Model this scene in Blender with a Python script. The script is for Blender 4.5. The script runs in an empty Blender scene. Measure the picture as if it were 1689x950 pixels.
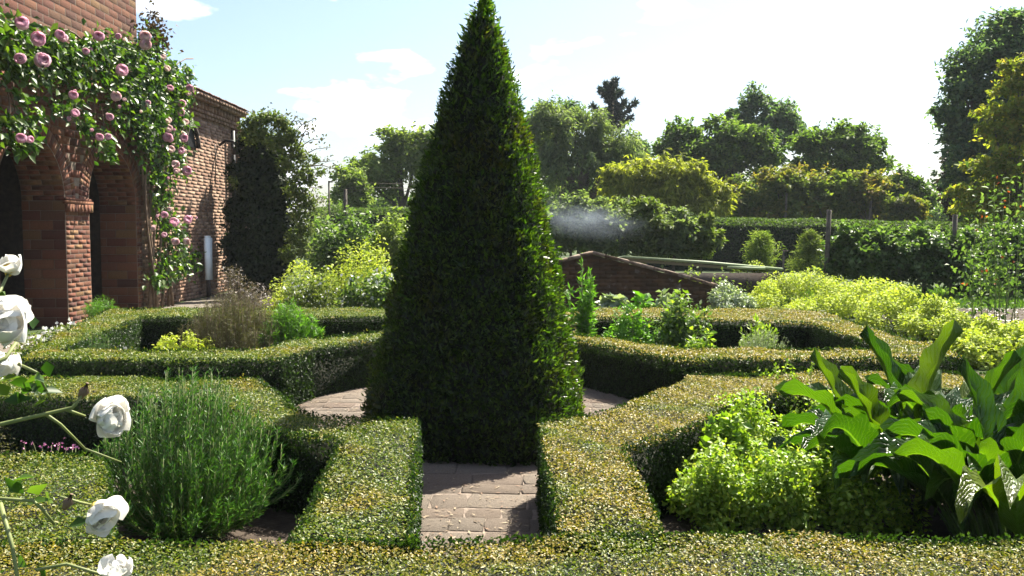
import bpy, math, random
import numpy as np
from mathutils import Vector, Matrix
from mathutils.geometry import tessellate_polygon

rng = np.random.default_rng(7)
random.seed(7)
SC = bpy.context.scene
COL = SC.collection
R = math.radians

# ------------------------------------------------------------------ camera
FPX, CX, CY, HOR, EYE = 1500.0, 844.5, 475.0, 378.0, 1.6     # focal length and horizon in photo pixels, eye height
PITCH = math.atan((CY - HOR) / FPX)
cam = bpy.data.cameras.new('camera')
cam.sensor_width = 36.0
cam.lens = FPX / 1689.0 * 36.0
cam.clip_start, cam.clip_end = 0.05, 2000
camo = bpy.data.objects.new('camera', cam)
camo.location = (0, 0, EYE)
camo.rotation_euler = (math.pi / 2 - PITCH, 0, 0)
COL.objects.link(camo)
SC.camera = camo

# ------------------------------------------------------------------ light
SUN = Vector((0.55 * math.cos(R(54)), 0.835 * math.cos(R(54)), math.sin(R(54)))).normalized()
world = bpy.data.worlds.new('World')
SC.world = world
world.use_nodes = True
nt = world.node_tree
nt.nodes.clear()
out = nt.nodes.new('ShaderNodeOutputWorld')
bg = nt.nodes.new('ShaderNodeBackground')
sky = nt.nodes.new('ShaderNodeTexSky')
sky.sky_type = 'NISHITA'
sky.sun_disc = False
sky.sun_elevation = math.asin(SUN.z)
sky.sun_rotation = math.atan2(SUN.x, SUN.y)
sky.altitude = 0
sky.air_density = 1.0
sky.dust_density = 2.0
sky.ozone_density = 3.0
bg.inputs['Strength'].default_value = 0.055
# scattered small cumulus over the whole sky
tc = nt.nodes.new('ShaderNodeTexCoord')
mp = nt.nodes.new('ShaderNodeMapping')
mp.inputs['Scale'].default_value = (1, 1, 2.6)
mp.inputs['Location'].default_value = (13.6, 1.0, 8.0)
nz = nt.nodes.new('ShaderNodeTexNoise')
nz.inputs['Scale'].default_value = 6.5
nz.inputs['Detail'].default_value = 7
nz.inputs['Roughness'].default_value = 0.5
rp = nt.nodes.new('ShaderNodeValToRGB')
rp.color_ramp.elements[0].position = 0.555
rp.color_ramp.elements[1].position = 0.66
mx = nt.nodes.new('ShaderNodeMix')
mx.data_type = 'RGBA'
mx.inputs[7].default_value = (11, 11, 11.4, 1)
nt.links.new(tc.outputs['Generated'], mp.inputs['Vector'])
nt.links.new(mp.outputs['Vector'], nz.inputs['Vector'])
nt.links.new(nz.outputs['Fac'], rp.inputs['Fac'])
nt.links.new(rp.outputs['Color'], mx.inputs[0])
nt.links.new(sky.outputs['Color'], mx.inputs[6])
nt.links.new(mx.outputs[2], bg.inputs['Color'])
nt.links.new(bg.outputs['Background'], out.inputs['Surface'])

sl = bpy.data.lights.new('sun', 'SUN')
sl.energy = 5.0
sl.angle = R(0.5)
sl.color = (1.0, 0.94, 0.80)
so = bpy.data.objects.new('sun', sl)
so.rotation_euler = SUN.to_track_quat('Z', 'Y').to_euler()
so.location = SUN * 60
COL.objects.link(so)

SC.view_settings.view_transform = 'Standard'
SC.view_settings.look = 'None'
SC.view_settings.exposure = 1.95
SC.view_settings.gamma = 1
SC.cycles.max_bounces = 6
SC.cycles.transparent_max_bounces = 4
SC.cycles.volume_bounces = 0


# ------------------------------------------------------------------ geometry helpers
def ray(px, py):
    x, y = (px - CX) / FPX, (CY - py) / FPX
    c, s = math.cos(PITCH), math.sin(PITCH)
    return np.array([x, y * s + c, y * c - s])

def at(px, py, d):
    """Point seen at pixel (px,py) at world depth Y = d."""
    r = ray(px, py)
    return np.array([0, 0, EYE]) + r * (d / r[1])

def gz(px, py, z=0.48):
    """Point seen at pixel (px,py) on the level z; returns X, Y."""
    r = ray(px, py)
    p = np.array([0, 0, EYE]) + r * ((z - EYE) / r[2])
    return (float(p[0]), float(p[1]))

def unit(v):
    v = np.asarray(v, float)
    return v / np.maximum(np.linalg.norm(v, axis=-1, keepdims=True), 1e-9)

def rand_dirs(n):
    return unit(rng.normal(size=(n, 3)))

def tag(o, label=None, cat=None, group=None, kind=None):
    if label: o['label'] = label
    if cat: o['category'] = cat
    if group: o['group'] = group
    if kind: o['kind'] = kind
    return o

def empty(name, loc, label, cat, group=None):
    o = bpy.data.objects.new(name, None)
    o.location = loc
    o.empty_display_size = 0.2
    COL.objects.link(o)
    return tag(o, label, cat, group)

def link(name, me, parent=None, mat=None):
    o = bpy.data.objects.new(name, me)
    COL.objects.link(o)
    if mat is not None and len(me.materials) == 0:
        me.materials.append(mat)
    if parent is not None:
        o.parent = parent
        o.matrix_parent_inverse = Matrix.Translation(-PLOC(parent))
    return o

def PLOC(o):
    v = Vector((0, 0, 0))
    while o is not None:
        if o.type == 'EMPTY' or o.get('_own'):
            v = v + o.location
        o = o.parent
    return v

def mesh_from(name, V, F, rnd=None, smooth=False, uv=None):
    """V (n,3); F list of index arrays of equal length (m,k) or list of lists."""
    me = bpy.data.meshes.new(name)
    V = np.asarray(V, np.float32)
    me.vertices.add(len(V))
    me.vertices.foreach_set('co', V.ravel())
    if isinstance(F, np.ndarray):
        k = F.shape[1]
        flat = F.astype(np.int32).ravel()
        start = np.arange(0, len(flat), k, dtype=np.int32)
        tot = np.full(len(F), k, np.int32)
    else:
        flat = np.array([i for f in F for i in f], np.int32)
        tot = np.array([len(f) for f in F], np.int32)
        start = np.concatenate([[0], np.cumsum(tot)[:-1]]).astype(np.int32)
    me.loops.add(len(flat))
    me.loops.foreach_set('vertex_index', flat)
    me.polygons.add(len(tot))
    me.polygons.foreach_set('loop_start', start)
    me.polygons.foreach_set('loop_total', tot)
    if smooth:
        me.polygons.foreach_set('use_smooth', np.ones(len(tot), bool))
    if rnd is not None:
        a = me.attributes.new('rnd', 'FLOAT', 'POINT')
        a.data.foreach_set('value', np.asarray(rnd, np.float32))
    if uv is not None:
        l = me.uv_layers.new(name='UVMap')
        l.data.foreach_set('uv', np.asarray(uv, np.float32)[flat].ravel())
    me.update(calc_edges=True)
    me.validate()
    return me


class MB:
    """Collects boxes, tubes and quads; build() links them as ONE mesh object."""
    def __init__(s):
        s.v, s.f, s.r = [], [], []
    def add(s, V, F, r=None):
        b = len(s.v)
        r = random.random() if r is None else r
        s.v += [tuple(p) for p in V]
        s.f += [tuple(i + b for i in f) for f in F]
        s.r += [r] * len(V)
    def box(s, c, size, rz=0.0, M=None, r=None, jig=0.0):
        hx, hy, hz = size[0] / 2, size[1] / 2, size[2] / 2
        P = np.array([(x, y, z) for x in (-hx, hx) for y in (-hy, hy) for z in (-hz, hz)], float)
        if jig: P = P + rng.uniform(-jig, jig, P.shape)
        if M is not None:
            P = P @ np.asarray(M).T
        elif rz:
            ca, sa = math.cos(rz), math.sin(rz)
            P = P @ np.array([[ca, sa, 0], [-sa, ca, 0], [0, 0, 1]])
        s.add(P + np.asarray(c), [(0, 1, 3, 2), (4, 6, 7, 5), (0, 4, 5, 1), (2, 3, 7, 6), (0, 2, 6, 4), (1, 5, 7, 3)], r)
    def tube(s, pts, rad, n=6, r=None):
        pts = np.asarray(pts, float)
        rad = np.broadcast_to(rad, (len(pts),))
        V, F = [], []
        for i, p in enumerate(pts):
            t = pts[min(i + 1, len(pts) - 1)] - pts[max(i - 1, 0)]
            t = t / max(np.linalg.norm(t), 1e-9)
            a = np.cross(t, (0.31, 0.17, 0.93) if abs(t[2]) < 0.9 else (1, 0.1, 0))
            a /= np.linalg.norm(a)
            b = np.cross(t, a)
            for k in range(n):
                w = 2 * math.pi * k / n
                V.append(p + rad[i] * (a * math.cos(w) + b * math.sin(w)))
        for i in range(len(pts) - 1):
            for k in range(n):
                k2 = (k + 1) % n
                F.append((i * n + k, i * n + k2, (i + 1) * n + k2, (i + 1) * n + k))
        F.append(tuple(range(n))[::-1])
        F.append(tuple((len(pts) - 1) * n + k for k in range(n)))
        s.add(V, F, r)
    def build(s, name, mat, parent=None, smooth=False, kind=None):
        o = link(name, mesh_from(name, s.v, s.f, s.r, smooth), parent, mat)
        if kind: o['kind'] = kind
        return o


def leaves(name, P, D, N, L, W, mat, parent=None, fold=0.2, droop=0.1, kind='stuff', rnd=None, wide=0.45):
    """Many small folded leaf blades in one mesh: two triangles each."""
    P = np.asarray(P, float); n = len(P)
    D = unit(D)
    S = np.cross(D, N)
    bad = np.linalg.norm(S, axis=1) < 1e-3
    S[bad] = np.cross(D[bad], rand_dirs(int(bad.sum()))) if bad.any() else S[bad]
    S = unit(S)
    N = np.cross(S, D)
    L = np.broadcast_to(L, (n,))[:, None]; W = np.broadcast_to(W, (n,))[:, None]
    V = np.empty((n, 4, 3))
    V[:, 0] = P
    V[:, 1] = P + D * L * wide + S * W * .5 + N * W * fold
    V[:, 2] = P + D * L - N * L * droop
    V[:, 3] = P + D * L * wide - S * W * .5 + N * W * fold
    base = (np.arange(n) * 4)[:, None]
    F = np.empty((n, 2, 3), np.int32)
    F[:, 0] = base + np.array([0, 1, 2])
    F[:, 1] = base + np.array([0, 2, 3])
    rnd = rng.random(n) if rnd is None else rnd
    o = link(name, mesh_from(name, V.reshape(-1, 3), F.reshape(-1, 3), np.repeat(rnd, 4)), parent, mat)
    if kind: o['kind'] = kind
    return o


# ------------------------------------------------------------------ materials
def nodes(name):
    m = bpy.data.materials.new(name)
    m.use_nodes = True
    t = m.node_tree
    t.nodes.clear()
    o = t.nodes.new('ShaderNodeOutputMaterial')
    return m, t, o

def ramp(t, fac, cols):
    r = t.nodes.new('ShaderNodeValToRGB')
    e = r.color_ramp.elements
    while len(e) < len(cols): e.new(0.5)
    for i, (p, c) in enumerate(cols):
        e[i].position = p
        e[i].color = (*c, 1)
    t.links.new(fac, r.inputs['Fac'])
    return r.outputs['Color']

def noise(t, scale, detail=4, coord='Object', rough=0.55, vec=None):
    n = t.nodes.new('ShaderNodeTexNoise')
    n.inputs['Scale'].default_value = scale
    n.inputs['Detail'].default_value = detail
    n.inputs['Roughness'].default_value = rough
    if vec is None:
        c = t.nodes.new('ShaderNodeTexCoord')
        vec = c.outputs[coord]
    t.links.new(vec, n.inputs['Vector'])
    return n.outputs['Fac']

def math_node(t, op, a, b):
    n = t.nodes.new('ShaderNodeMath')
    n.operation = op
    for i, v in enumerate((a, b)):
        if isinstance(v, (int, float)): n.inputs[i].default_value = v
        else: t.links.new(v, n.inputs[i])
    return n.outputs[0]

def leaf_mat(name, cols, patch=None, patch_scale=1.2, patch_lo=.45, patch_hi=.65, trans=.35, tcol=None, rough=.42, spec=.35):
    """cols: ramp along each leaf's own random number; patch: a second set of colours where a large noise is high."""
    m, t, o = nodes(name)
    a = t.nodes.new('ShaderNodeAttribute'); a.attribute_name = 'rnd'
    n = len(cols)
    c = ramp(t, a.outputs['Fac'], [(i / max(n - 1, 1), k) for i, k in enumerate(cols)])
    if patch:
        c2 = ramp(t, a.outputs['Fac'], [(i / max(len(patch) - 1, 1), k) for i, k in enumerate(patch)])
        g = t.nodes.new('ShaderNodeNewGeometry')
        f = noise(t, patch_scale, 3, vec=g.outputs['Position'])
        f = ramp(t, f, [(patch_lo, (0, 0, 0)), (patch_hi, (1, 1, 1))])
        x = t.nodes.new('ShaderNodeMix'); x.data_type = 'RGBA'
        t.links.new(f, x.inputs[0]); t.links.new(c, x.inputs[6]); t.links.new(c2, x.inputs[7])
        c = x.outputs[2]
    p = t.nodes.new('ShaderNodeBsdfPrincipled')
    p.inputs['Roughness'].default_value = rough
    p.inputs['Specular IOR Level'].default_value = spec
    t.links.new(c, p.inputs['Base Color'])
    tr = t.nodes.new('ShaderNodeBsdfTranslucent')
    mul = t.nodes.new('ShaderNodeMix'); mul.data_type = 'RGBA'; mul.blend_type = 'MULTIPLY'
    mul.inputs[0].default_value = 1
    t.links.new(c, mul.inputs[6]); mul.inputs[7].default_value = (*(tcol or (1.5, 1.7, .6)), 1)
    t.links.new(mul.outputs[2], tr.inputs['Color'])
    s = t.nodes.new('ShaderNodeMixShader'); s.inputs[0].default_value = trans
    t.links.new(p.outputs[0], s.inputs[1]); t.links.new(tr.outputs[0], s.inputs[2])
    t.links.new(s.outputs[0], o.inputs['Surface'])
    return m

def solid_mat(name, cols, scale=6, rough=.8, bump=.0, bscale=40, metal=0, spec=.3, src='noise', detail=6):
    m, t, o = nodes(name)
    if src == 'noise': f = noise(t, scale, detail)
    elif src == 'object':
        i = t.nodes.new('ShaderNodeObjectInfo'); f = i.outputs['Random']
    else:
        i = t.nodes.new('ShaderNodeAttribute'); i.attribute_name = 'rnd'; f = i.outputs['Fac']
    n = len(cols)
    c = ramp(t, f, [((i / max(n - 1, 1)) if src != 'noise' else (.3 + .4 * i / max(n - 1, 1)), k) for i, k in enumerate(cols)])
    p = t.nodes.new('ShaderNodeBsdfPrincipled')
    if src != 'noise':       # grain within each piece
        g = noise(t, scale, 6)
        gg = ramp(t, g, [(.3, (.62, .62, .62)), (.55, (1, 1, 1)), (.75, (1.25, 1.22, 1.18))])
        x = t.nodes.new('ShaderNodeMix'); x.data_type = 'RGBA'; x.blend_type = 'MULTIPLY'; x.inputs[0].default_value = 1
        t.links.new(c, x.inputs[6]); t.links.new(gg, x.inputs[7]); c = x.outputs[2]
    t.links.new(c, p.inputs['Base Color'])
    p.inputs['Roughness'].default_value = rough
    p.inputs['Metallic'].default_value = metal
    p.inputs['Specular IOR Level'].default_value = spec
    if bump:
        b = t.nodes.new('ShaderNodeBump'); b.inputs['Strength'].default_value = bump; b.inputs['Distance'].default_value = .02
        t.links.new(noise(t, bscale, 5), b.inputs['Height']); t.links.new(b.outputs[0], p.inputs['Normal'])
    t.links.new(p.outputs[0], o.inputs['Surface'])
    return m

BRICKS = [(.07, .026, .018), (.125, .04, .024), (.155, .056, .03), (.185, .078, .04), (.14, .052, .034), (.19, .105, .045), (.092, .035, .026)]
M = dict(
    brick=solid_mat('brick_fired', BRICKS, 14, .85, .5, 60, src='object'),
    brick_stuff=solid_mat('brick_fired_small', BRICKS, 14, .85, .5, 60, src='attr'),
    brick_old=solid_mat('brick_weathered', [(.15, .08, .055), (.22, .125, .082), (.27, .165, .11), (.31, .205, .145), (.19, .11, .075)], 10, .9, .5, 60, src='attr'),
    brick_brown=solid_mat('brick_brown', [(.05, .03, .014), (.075, .042, .02), (.09, .05, .024), (.06, .036, .02)], 4, .9, .4, 50, src='attr'),
    mortar=solid_mat('lime_mortar', [(.13, .095, .07), (.22, .175, .135)], 9, .95, .4, 60),
    tile=solid_mat('clay_tile', [(.14, .07, .05), (.24, .12, .08), (.2, .13, .1)], 12, .85, .3, src='object'),
    coping=solid_mat('coping_tile', [(.08, .05, .03), (.13, .085, .055), (.22, .17, .13)], 12, .85, .3, src='object'),
    plaster=solid_mat('white_bloom', [(.10, .08, .065), (.20, .17, .15), (.34, .31, .29)], 9, .9),
    iron=solid_mat('black_iron', [(.012, .012, .014), (.03, .03, .03)], 20, .45, metal=.3),
    white_paint=solid_mat('pale_paint', [(.62, .68, .72), (.8, .84, .86)], 6, .5),
    dark_wood=solid_mat('dark_wood', [(.03, .022, .018), (.07, .05, .04)], 12, .8, .3),
    post=solid_mat('grey_post', [(.045, .038, .03), (.10, .085, .07)], 10, .9, .3),
    bark=solid_mat('bark', [(.05, .04, .03), (.12, .095, .07)], 12, .95, .6, 30),
    stem_green=solid_mat('green_stem', [(.10, .13, .04), (.2, .22, .08)], 20, .6),
    stem_brown=solid_mat('brown_stem', [(.09, .06, .04), (.16, .11, .07)], 20, .8),
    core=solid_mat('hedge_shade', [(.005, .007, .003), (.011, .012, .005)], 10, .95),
    soil=solid_mat('garden_soil', [(.022, .015, .010), (.045, .032, .023), (.075, .056, .042)], 7, .95, .6, 40),
    joint=solid_mat('sandy_joint', [(.13, .10, .08), (.20, .16, .13)], 16, .95, .6, 60),
    paver=solid_mat('path_stone', [(.16, .125, .098), (.19, .15, .12), (.175, .145, .118), (.205, .168, .135), (.17, .125, .098)], 34, .95, 1.0, 55, src='object'),
    clipping=solid_mat('straw', [(.2, .15, .10), (.3, .24, .16), (.10, .07, .045), (.22, .13, .085)], 8, .8, src='attr'),
    gravel=solid_mat('pale_gravel', [(.09, .075, .06), (.16, .135, .11)], 30, .95, .6, 60),
    grass_ground=solid_mat('grass_ground', [(.016, .03, .006), (.03, .05, .009), (.05, .07, .014)], 2.5, .95, .8, 30),
    glass_frame=solid_mat('pale_frame', [(.17, .22, .11), (.26, .31, .17)], 10, .6),
    petal_white=None,
)

def petal_mat(name, cols, trans=.35):
    m = leaf_mat(name, cols, trans=trans, tcol=(1.1, 1.05, 1.0), rough=.55, spec=.2)
    return m
def bloom_on(m):
    """Pale lime bloom in ragged patches on old brick."""
    t = m.node_tree
    p = next(n for n in t.nodes if n.type == 'BSDF_PRINCIPLED')
    c = p.inputs['Base Color'].links[0].from_socket
    g = t.nodes.new('ShaderNodeNewGeometry')
    f = ramp(t, noise(t, 2.1, 7, vec=g.outputs['Position'], rough=.7), [(.60, (0, 0, 0)), (.70, (.75, .75, .75))])
    x = t.nodes.new('ShaderNodeMix'); x.data_type = 'RGBA'
    t.links.new(f, x.inputs[0]); t.links.new(c, x.inputs[6]); x.inputs[7].default_value = (.26, .23, .21, 1)
    t.links.new(x.outputs[2], p.inputs['Base Color'])
bloom_on(M['brick_brown'])
M['petal_white'] = petal_mat('white_petal', [(.64, .64, .61), (.74, .74, .71)])
M['petal_pink'] = petal_mat('pink_petal', [(.60, .30, .44), (.72, .46, .58), (.80, .64, .71)], .3)
M['petal_faded'] = petal_mat('faded_pink_petal', [(.70, .50, .56), (.80, .66, .68), (.72, .60, .52)], .3)
M['pollen'] = solid_mat('yellow_stamen', [(.55, .38, .06), (.7, .52, .1)], 30, .7)
M['glass'] = solid_mat('frame_glass', [(.05, .07, .05), (.09, .11, .08)], 3, .5, spec=.25)

# foliage colours (albedo)
GREEN_TIPS = [(.025, .052, .006), (.055, .092, .009), (.10, .135, .014), (.15, .165, .024), (.20, .185, .04)]
BROWN_TIPS = [(.05, .065, .008), (.14, .125, .016), (.22, .165, .028), (.29, .205, .048), (.23, .205, .05)]
L = dict(
    box_green=leaf_mat('box_leaf_green', GREEN_TIPS, BROWN_TIPS, 2.2, .52, .70, .3, rough=.45, spec=.28),
    box_mixed=leaf_mat('box_leaf_mixed', GREEN_TIPS, BROWN_TIPS, 2.0, .40, .58, .3, rough=.45, spec=.28),
    box_brown=leaf_mat('box_leaf_scorched', GREEN_TIPS, BROWN_TIPS, 2.0, .32, .50, .3, rough=.45, spec=.28),
    box_side_shaded=leaf_mat('box_leaf_shaded', [(.007, .017, .003), (.013, .03, .005), (.022, .045, .008), (.033, .06, .012)], None, trans=.45, rough=.45, spec=.28),  # box leaf in darker greens, painting the shade on the hedge sides
    yew=leaf_mat('pyramid_leaf', [(.006, .012, .003), (.012, .024, .004), (.02, .036, .005), (.034, .056, .008), (.055, .08, .013)], [(.013, .014, .003), (.026, .029, .005), (.04, .042, .008), (.06, .04, .01)], 2.4, .5, .66, trans=.5, tcol=(2.3, 3.0, .6), rough=.3, spec=.42),
    rosemary=leaf_mat('needle_green', [(.018, .06, .010), (.035, .10, .016), (.06, .145, .025), (.11, .19, .045)], trans=.3),
    horse=None,
    herb=leaf_mat('herb_yellow_green', [(.09, .17, .014), (.16, .26, .025), (.24, .34, .04), (.31, .40, .07)], trans=.4, tcol=(1.4, 1.5, .5)),
    alch=leaf_mat('lime_froth', [(.19, .26, .04), (.29, .36, .06), (.38, .44, .085), (.46, .50, .13)], trans=.35, tcol=(1.25, 1.3, .4), rough=.6, spec=.15),
    alch_leaf=leaf_mat('alchemilla_leaf', [(.05, .09, .02), (.09, .14, .03)], trans=.35),
    bright=leaf_mat('bright_green', [(.05, .12, .012), (.09, .2, .02), (.13, .27, .03)], trans=.4),
    rose=leaf_mat('rose_leaf', [(.016, .045, .005), (.035, .08, .009), (.065, .12, .014), (.10, .15, .02)], trans=.45, rough=.38),
    fennel=leaf_mat('bronze_fennel', [(.055, .055, .03), (.09, .085, .05), (.12, .11, .06)], trans=.3, rough=.6, spec=.15),
    golden=leaf_mat('golden_marjoram', [(.22, .28, .03), (.34, .38, .05), (.42, .42, .08)], trans=.4),
    silver=leaf_mat('silver_leaf', [(.15, .2, .12), (.24, .29, .2), (.32, .36, .27)], trans=.25),
    purple=leaf_mat('purple_twig', [(.06, .045, .04), (.11, .085, .08), (.16, .125, .115)], trans=.2),
    dark=leaf_mat('dark_evergreen', [(0.010, 0.019, 0.006), (0.018, 0.032, 0.010), (0.028, 0.044, 0.013)], trans=.25, rough=.6, spec=.15),
    loose=leaf_mat('loose_grey_green', [(.06, .095, .02), (.11, .145, .035), (.18, .20, .075)], trans=.4, rough=.6, spec=.15),
    tree=leaf_mat('tree_green', [(.035, .065, .016), (.07, .115, .026), (.11, .165, .04), (.16, .21, .055)], trans=0.5, rough=.6, spec=.15),
    tree_light=leaf_mat('tree_light_green', [(.07, .11, .025), (.13, .175, .045), (.21, .24, .09)], trans=0.5, rough=.6, spec=.15),
    teal=leaf_mat('tree_blue_green', [(.028, .06, .034), (.06, .105, .055), (.10, .15, .075), (.14, .18, .09)], trans=0.5, rough=.6, spec=.15),
    willow=leaf_mat('willow_grey_green', [(.07, .10, .05), (.12, .155, .075), (.18, .21, .11)], trans=0.5, rough=.6, spec=.15),
    gold_tree=leaf_mat('golden_weeping', [(.13, .15, .022), (.22, .23, .035), (.32, .31, .06)], trans=0.5, rough=.6, spec=.15),
    bronze=leaf_mat('bronze_shrub', [(.07, .085, .018), (.13, .135, .028), (.20, .17, .04), (.24, .15, .05)], [(.06, .10, .02), (.11, .15, .03), (.17, .19, .045)], .5, .45, .6, trans=.5, rough=.6, spec=.15),
    copper=leaf_mat('copper_leaf', [(.035, .02, .016), (.06, .03, .022), (.04, .035, .02)], trans=.25, rough=.6, spec=.15),
    maple=leaf_mat('yellow_maple', [(.09, .125, .015), (.16, .19, .025), (.25, .26, .045), (.28, .20, .045)], trans=0.5, rough=.6, spec=.15),
    conifer=leaf_mat('monkey_puzzle', [(.016, .028, .022), (.03, .045, .033)], trans=.15),
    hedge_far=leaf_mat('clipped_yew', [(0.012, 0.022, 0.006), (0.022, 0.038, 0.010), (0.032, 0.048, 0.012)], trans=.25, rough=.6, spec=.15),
    hedge_far_sunlit=leaf_mat('clipped_yew_sunlit', [(.04, .08, .012), (.07, .115, .016), (.10, .14, .025)], trans=.4, rough=.6, spec=.15),  # brighter copy of the yew leaf, sunlight on the top put into its colour
    berry=leaf_mat('berry_leaf', [(.045, .085, .022), (.08, .13, .035), (.14, .19, .075)], trans=0.45, rough=.45, spec=.28),
    red=leaf_mat('red_tip', [(.3, .05, .02), (.4, .1, .03)], trans=.4),
    grass=leaf_mat('grass_blade', [(.05, .1, .015), (.08, .15, .02), (.11, .19, .03)], trans=.35),
    whiteflower=leaf_mat('small_white_flower', [(.6, .62, .58), (.75, .76, .72)], trans=.25, tcol=(1, 1, 1)),
    pinkflower=leaf_mat('small_pink_flower', [(.45, .14, .3), (.55, .25, .4)], trans=.25, tcol=(1.1, 1, 1)),
)

def big_leaf_mat():
    m, t, o = nodes('horseradish_leaf')
    uv = t.nodes.new('ShaderNodeUVMap')
    sep = t.nodes.new('ShaderNodeSeparateXYZ'); t.links.new(uv.outputs['UV'], sep.inputs[0])
    u, v = sep.outputs[0], sep.outputs[1]
    av = math_node(t, 'ABSOLUTE', math_node(t, 'SUBTRACT', v, .5), 0)
    wob = math_node(t, 'MULTIPLY', noise(t, 9, 3), .25)
    ph = math_node(t, 'SUBTRACT', math_node(t, 'MULTIPLY', math_node(t, 'ADD', u, wob), 110), math_node(t, 'MULTIPLY', av, 55))
    vein = math_node(t, 'POWER', math_node(t, 'ADD', math_node(t, 'MULTIPLY', math_node(t, 'SINE', ph, 0), .5), .5), 8)
    rib = math_node(t, 'LESS_THAN', av, .035)
    oi = t.nodes.new('ShaderNodeObjectInfo')
    c = ramp(t, oi.outputs['Random'], [(0, (.018, .052, .006)), (.5, (.036, .082, .008)), (.85, (.06, .112, .010)), (1, (.10, .135, .012))])
    x = t.nodes.new('ShaderNodeMix'); x.data_type = 'RGBA'
    t.links.new(math_node(t, 'MAXIMUM', math_node(t, 'MULTIPLY', vein, .22), math_node(t, 'MULTIPLY', rib, .8)), x.inputs[0])
    t.links.new(c, x.inputs[6]); x.inputs[7].default_value = (.10, .17, .035, 1)
    p = t.nodes.new('ShaderNodeBsdfPrincipled'); p.inputs['Roughness'].default_value = .3; p.inputs['Specular IOR Level'].default_value = .5
    t.links.new(x.outputs[2], p.inputs['Base Color'])
    b = t.nodes.new('ShaderNodeBump'); b.inputs['Strength'].default_value = .9; b.inputs['Distance'].default_value = .012
    t.links.new(math_node(t, 'ADD', vein, noise(t, 35, 3)), b.inputs['Height']); t.links.new(b.outputs[0], p.inputs['Normal'])
    tr = t.nodes.new('ShaderNodeBsdfTranslucent')
    y = t.nodes.new('ShaderNodeMix'); y.data_type = 'RGBA'; y.blend_type = 'MULTIPLY'; y.inputs[0].default_value = 1
    t.links.new(x.outputs[2], y.inputs[6]); y.inputs[7].default_value = (1.35, 1.6, .2, 1)
    t.links.new(y.outputs[2], tr.inputs['Color'])
    s = t.nodes.new('ShaderNodeMixShader'); s.inputs[0].default_value = .42
    t.links.new(p.outputs[0], s.inputs[1]); t.links.new(tr.outputs[0], s.inputs[2]); t.links.new(s.outputs[0], o.inputs['Surface'])
    return m
L['horse'] = big_leaf_mat()

# ------------------------------------------------------------------ the setting: ground, soil, path
def sheet(name, polys, z, mat, kind='structure'):
    V, F = [], []
    for poly in polys:
        b = len(V)
        V += [(x, y, z) for x, y in poly]
        F.append(list(range(b, b + len(poly))))
    o = link(name, mesh_from(name, V, F), None, mat)
    o['kind'] = kind
    return o

sheet('ground', [[(-400, -60), (400, -60), (400, 700), (-400, 700)]], 0, M['grass_ground'])
sheet('bed_soil', [[(-6.1, 1.6), (5.2, 1.6), (5.2, 24), (-6.1, 24)]], .004, M['soil'])
sheet('gravel_strip', [[(-7.2, 1.6), (-6.1, 1.6), (-6.1, 24), (-7.2, 24)]], .006, M['gravel'])
sheet('soil_strip', [[(6.5, 14.5), (13, 14.5), (13, 18.2), (6.5, 18.2)]], .004, M['soil'])
PATH = [[(-.75, 3.0), (.3, 3.0), (.3, 5.5), (-.75, 5.5)],
        [(-.75, 5.5), (.3, 5.5), (1.7, 7.0), (1.7, 7.8), (.4, 9.9), (-1.1, 9.9), (-2.2, 7.8), (-2.2, 7.0)],
        [(-6.0, 7.0), (-2.2, 7.0), (-2.2, 7.8), (-6.0, 7.8)],
        [(1.7, 7.0), (5.1, 7.0), (5.1, 7.8), (1.7, 7.8)]]
path = sheet('path', PATH, .008, M['joint'])

PYR = np.array([at(787, 690, 6.82)[0], 6.82, 0.0])
def in_poly(P, poly):
    x, y = P[:, 0], P[:, 1]
    ins = np.zeros(len(P), bool)
    j = len(poly) - 1
    for i in range(len(poly)):
        xi, yi = poly[i]; xj, yj = poly[j]
        c = ((yi > y) != (yj > y)) & (x < (xj - xi) * (y - yi) / (yj - yi + 1e-12) + xi)
        ins ^= c
        j = i
    return ins

def lay_path():
    cand = []
    row, y = 0, 3.25
    while y < 9.6:
        dy = random.uniform(.17, .30)
        x = -2.2 - random.uniform(0, .2)
        while x < 1.75:
            dx = random.uniform(.17, .38)
            c = np.array([[x + dx / 2, y + dy / 2]])
            if (in_poly(c, PATH[0])[0] or in_poly(c, PATH[1])[0]) and math.hypot(c[0, 0] - PYR[0], c[0, 1] - PYR[1]) > .55:
                cand.append((x, y, dx, dy))
            x += dx
        y += dy
    random.shuffle(cand)
    cand.sort(key=lambda c: c[1])
    variants = []
    for k in range(8):
        mb = MB()
        V = []
        out = [(-.5, -.5), (0, -.52), (.5, -.5), (.52, 0), (.5, .5), (0, .51), (-.5, .5), (-.52, 0)]
        out = [(a + random.uniform(-.035, .035), b + random.uniform(-.04, .04)) for a, b in out]
        for z, s in ((0, .97), (.016, .97), (.022, .9)):
            V += [(a * s, b * s, z + (random.uniform(-.002, .002) if z else 0)) for a, b in out]
        F = []
        for l in range(2):
            for i in range(8):
                F.append((l * 8 + i, l * 8 + (i + 1) % 8, l * 8 + 8 + (i + 1) % 8, l * 8 + 8 + i))
        F.append(tuple(range(16, 24)))
        mb.add(V, F)
        variants.append(mesh_from('paving_stone', mb.v, mb.f, mb.r))
        variants[-1].materials.append(M['paver'])
    for i, (x, y, dx, dy) in enumerate(cand[:298]):
        o = bpy.data.objects.new('paving_stone', random.choice(variants))
        COL.objects.link(o)
        o.parent = path
        o.location = (x + dx / 2, y + dy / 2 + random.uniform(-.012, .012), -.0085 - random.uniform(0, .004))
        o.scale = (dx + .004, dy + .004, 1)
        o.rotation_euler = (random.uniform(-.006, .006), random.uniform(-.006, .006), random.uniform(-.07, .07))
lay_path()
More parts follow.
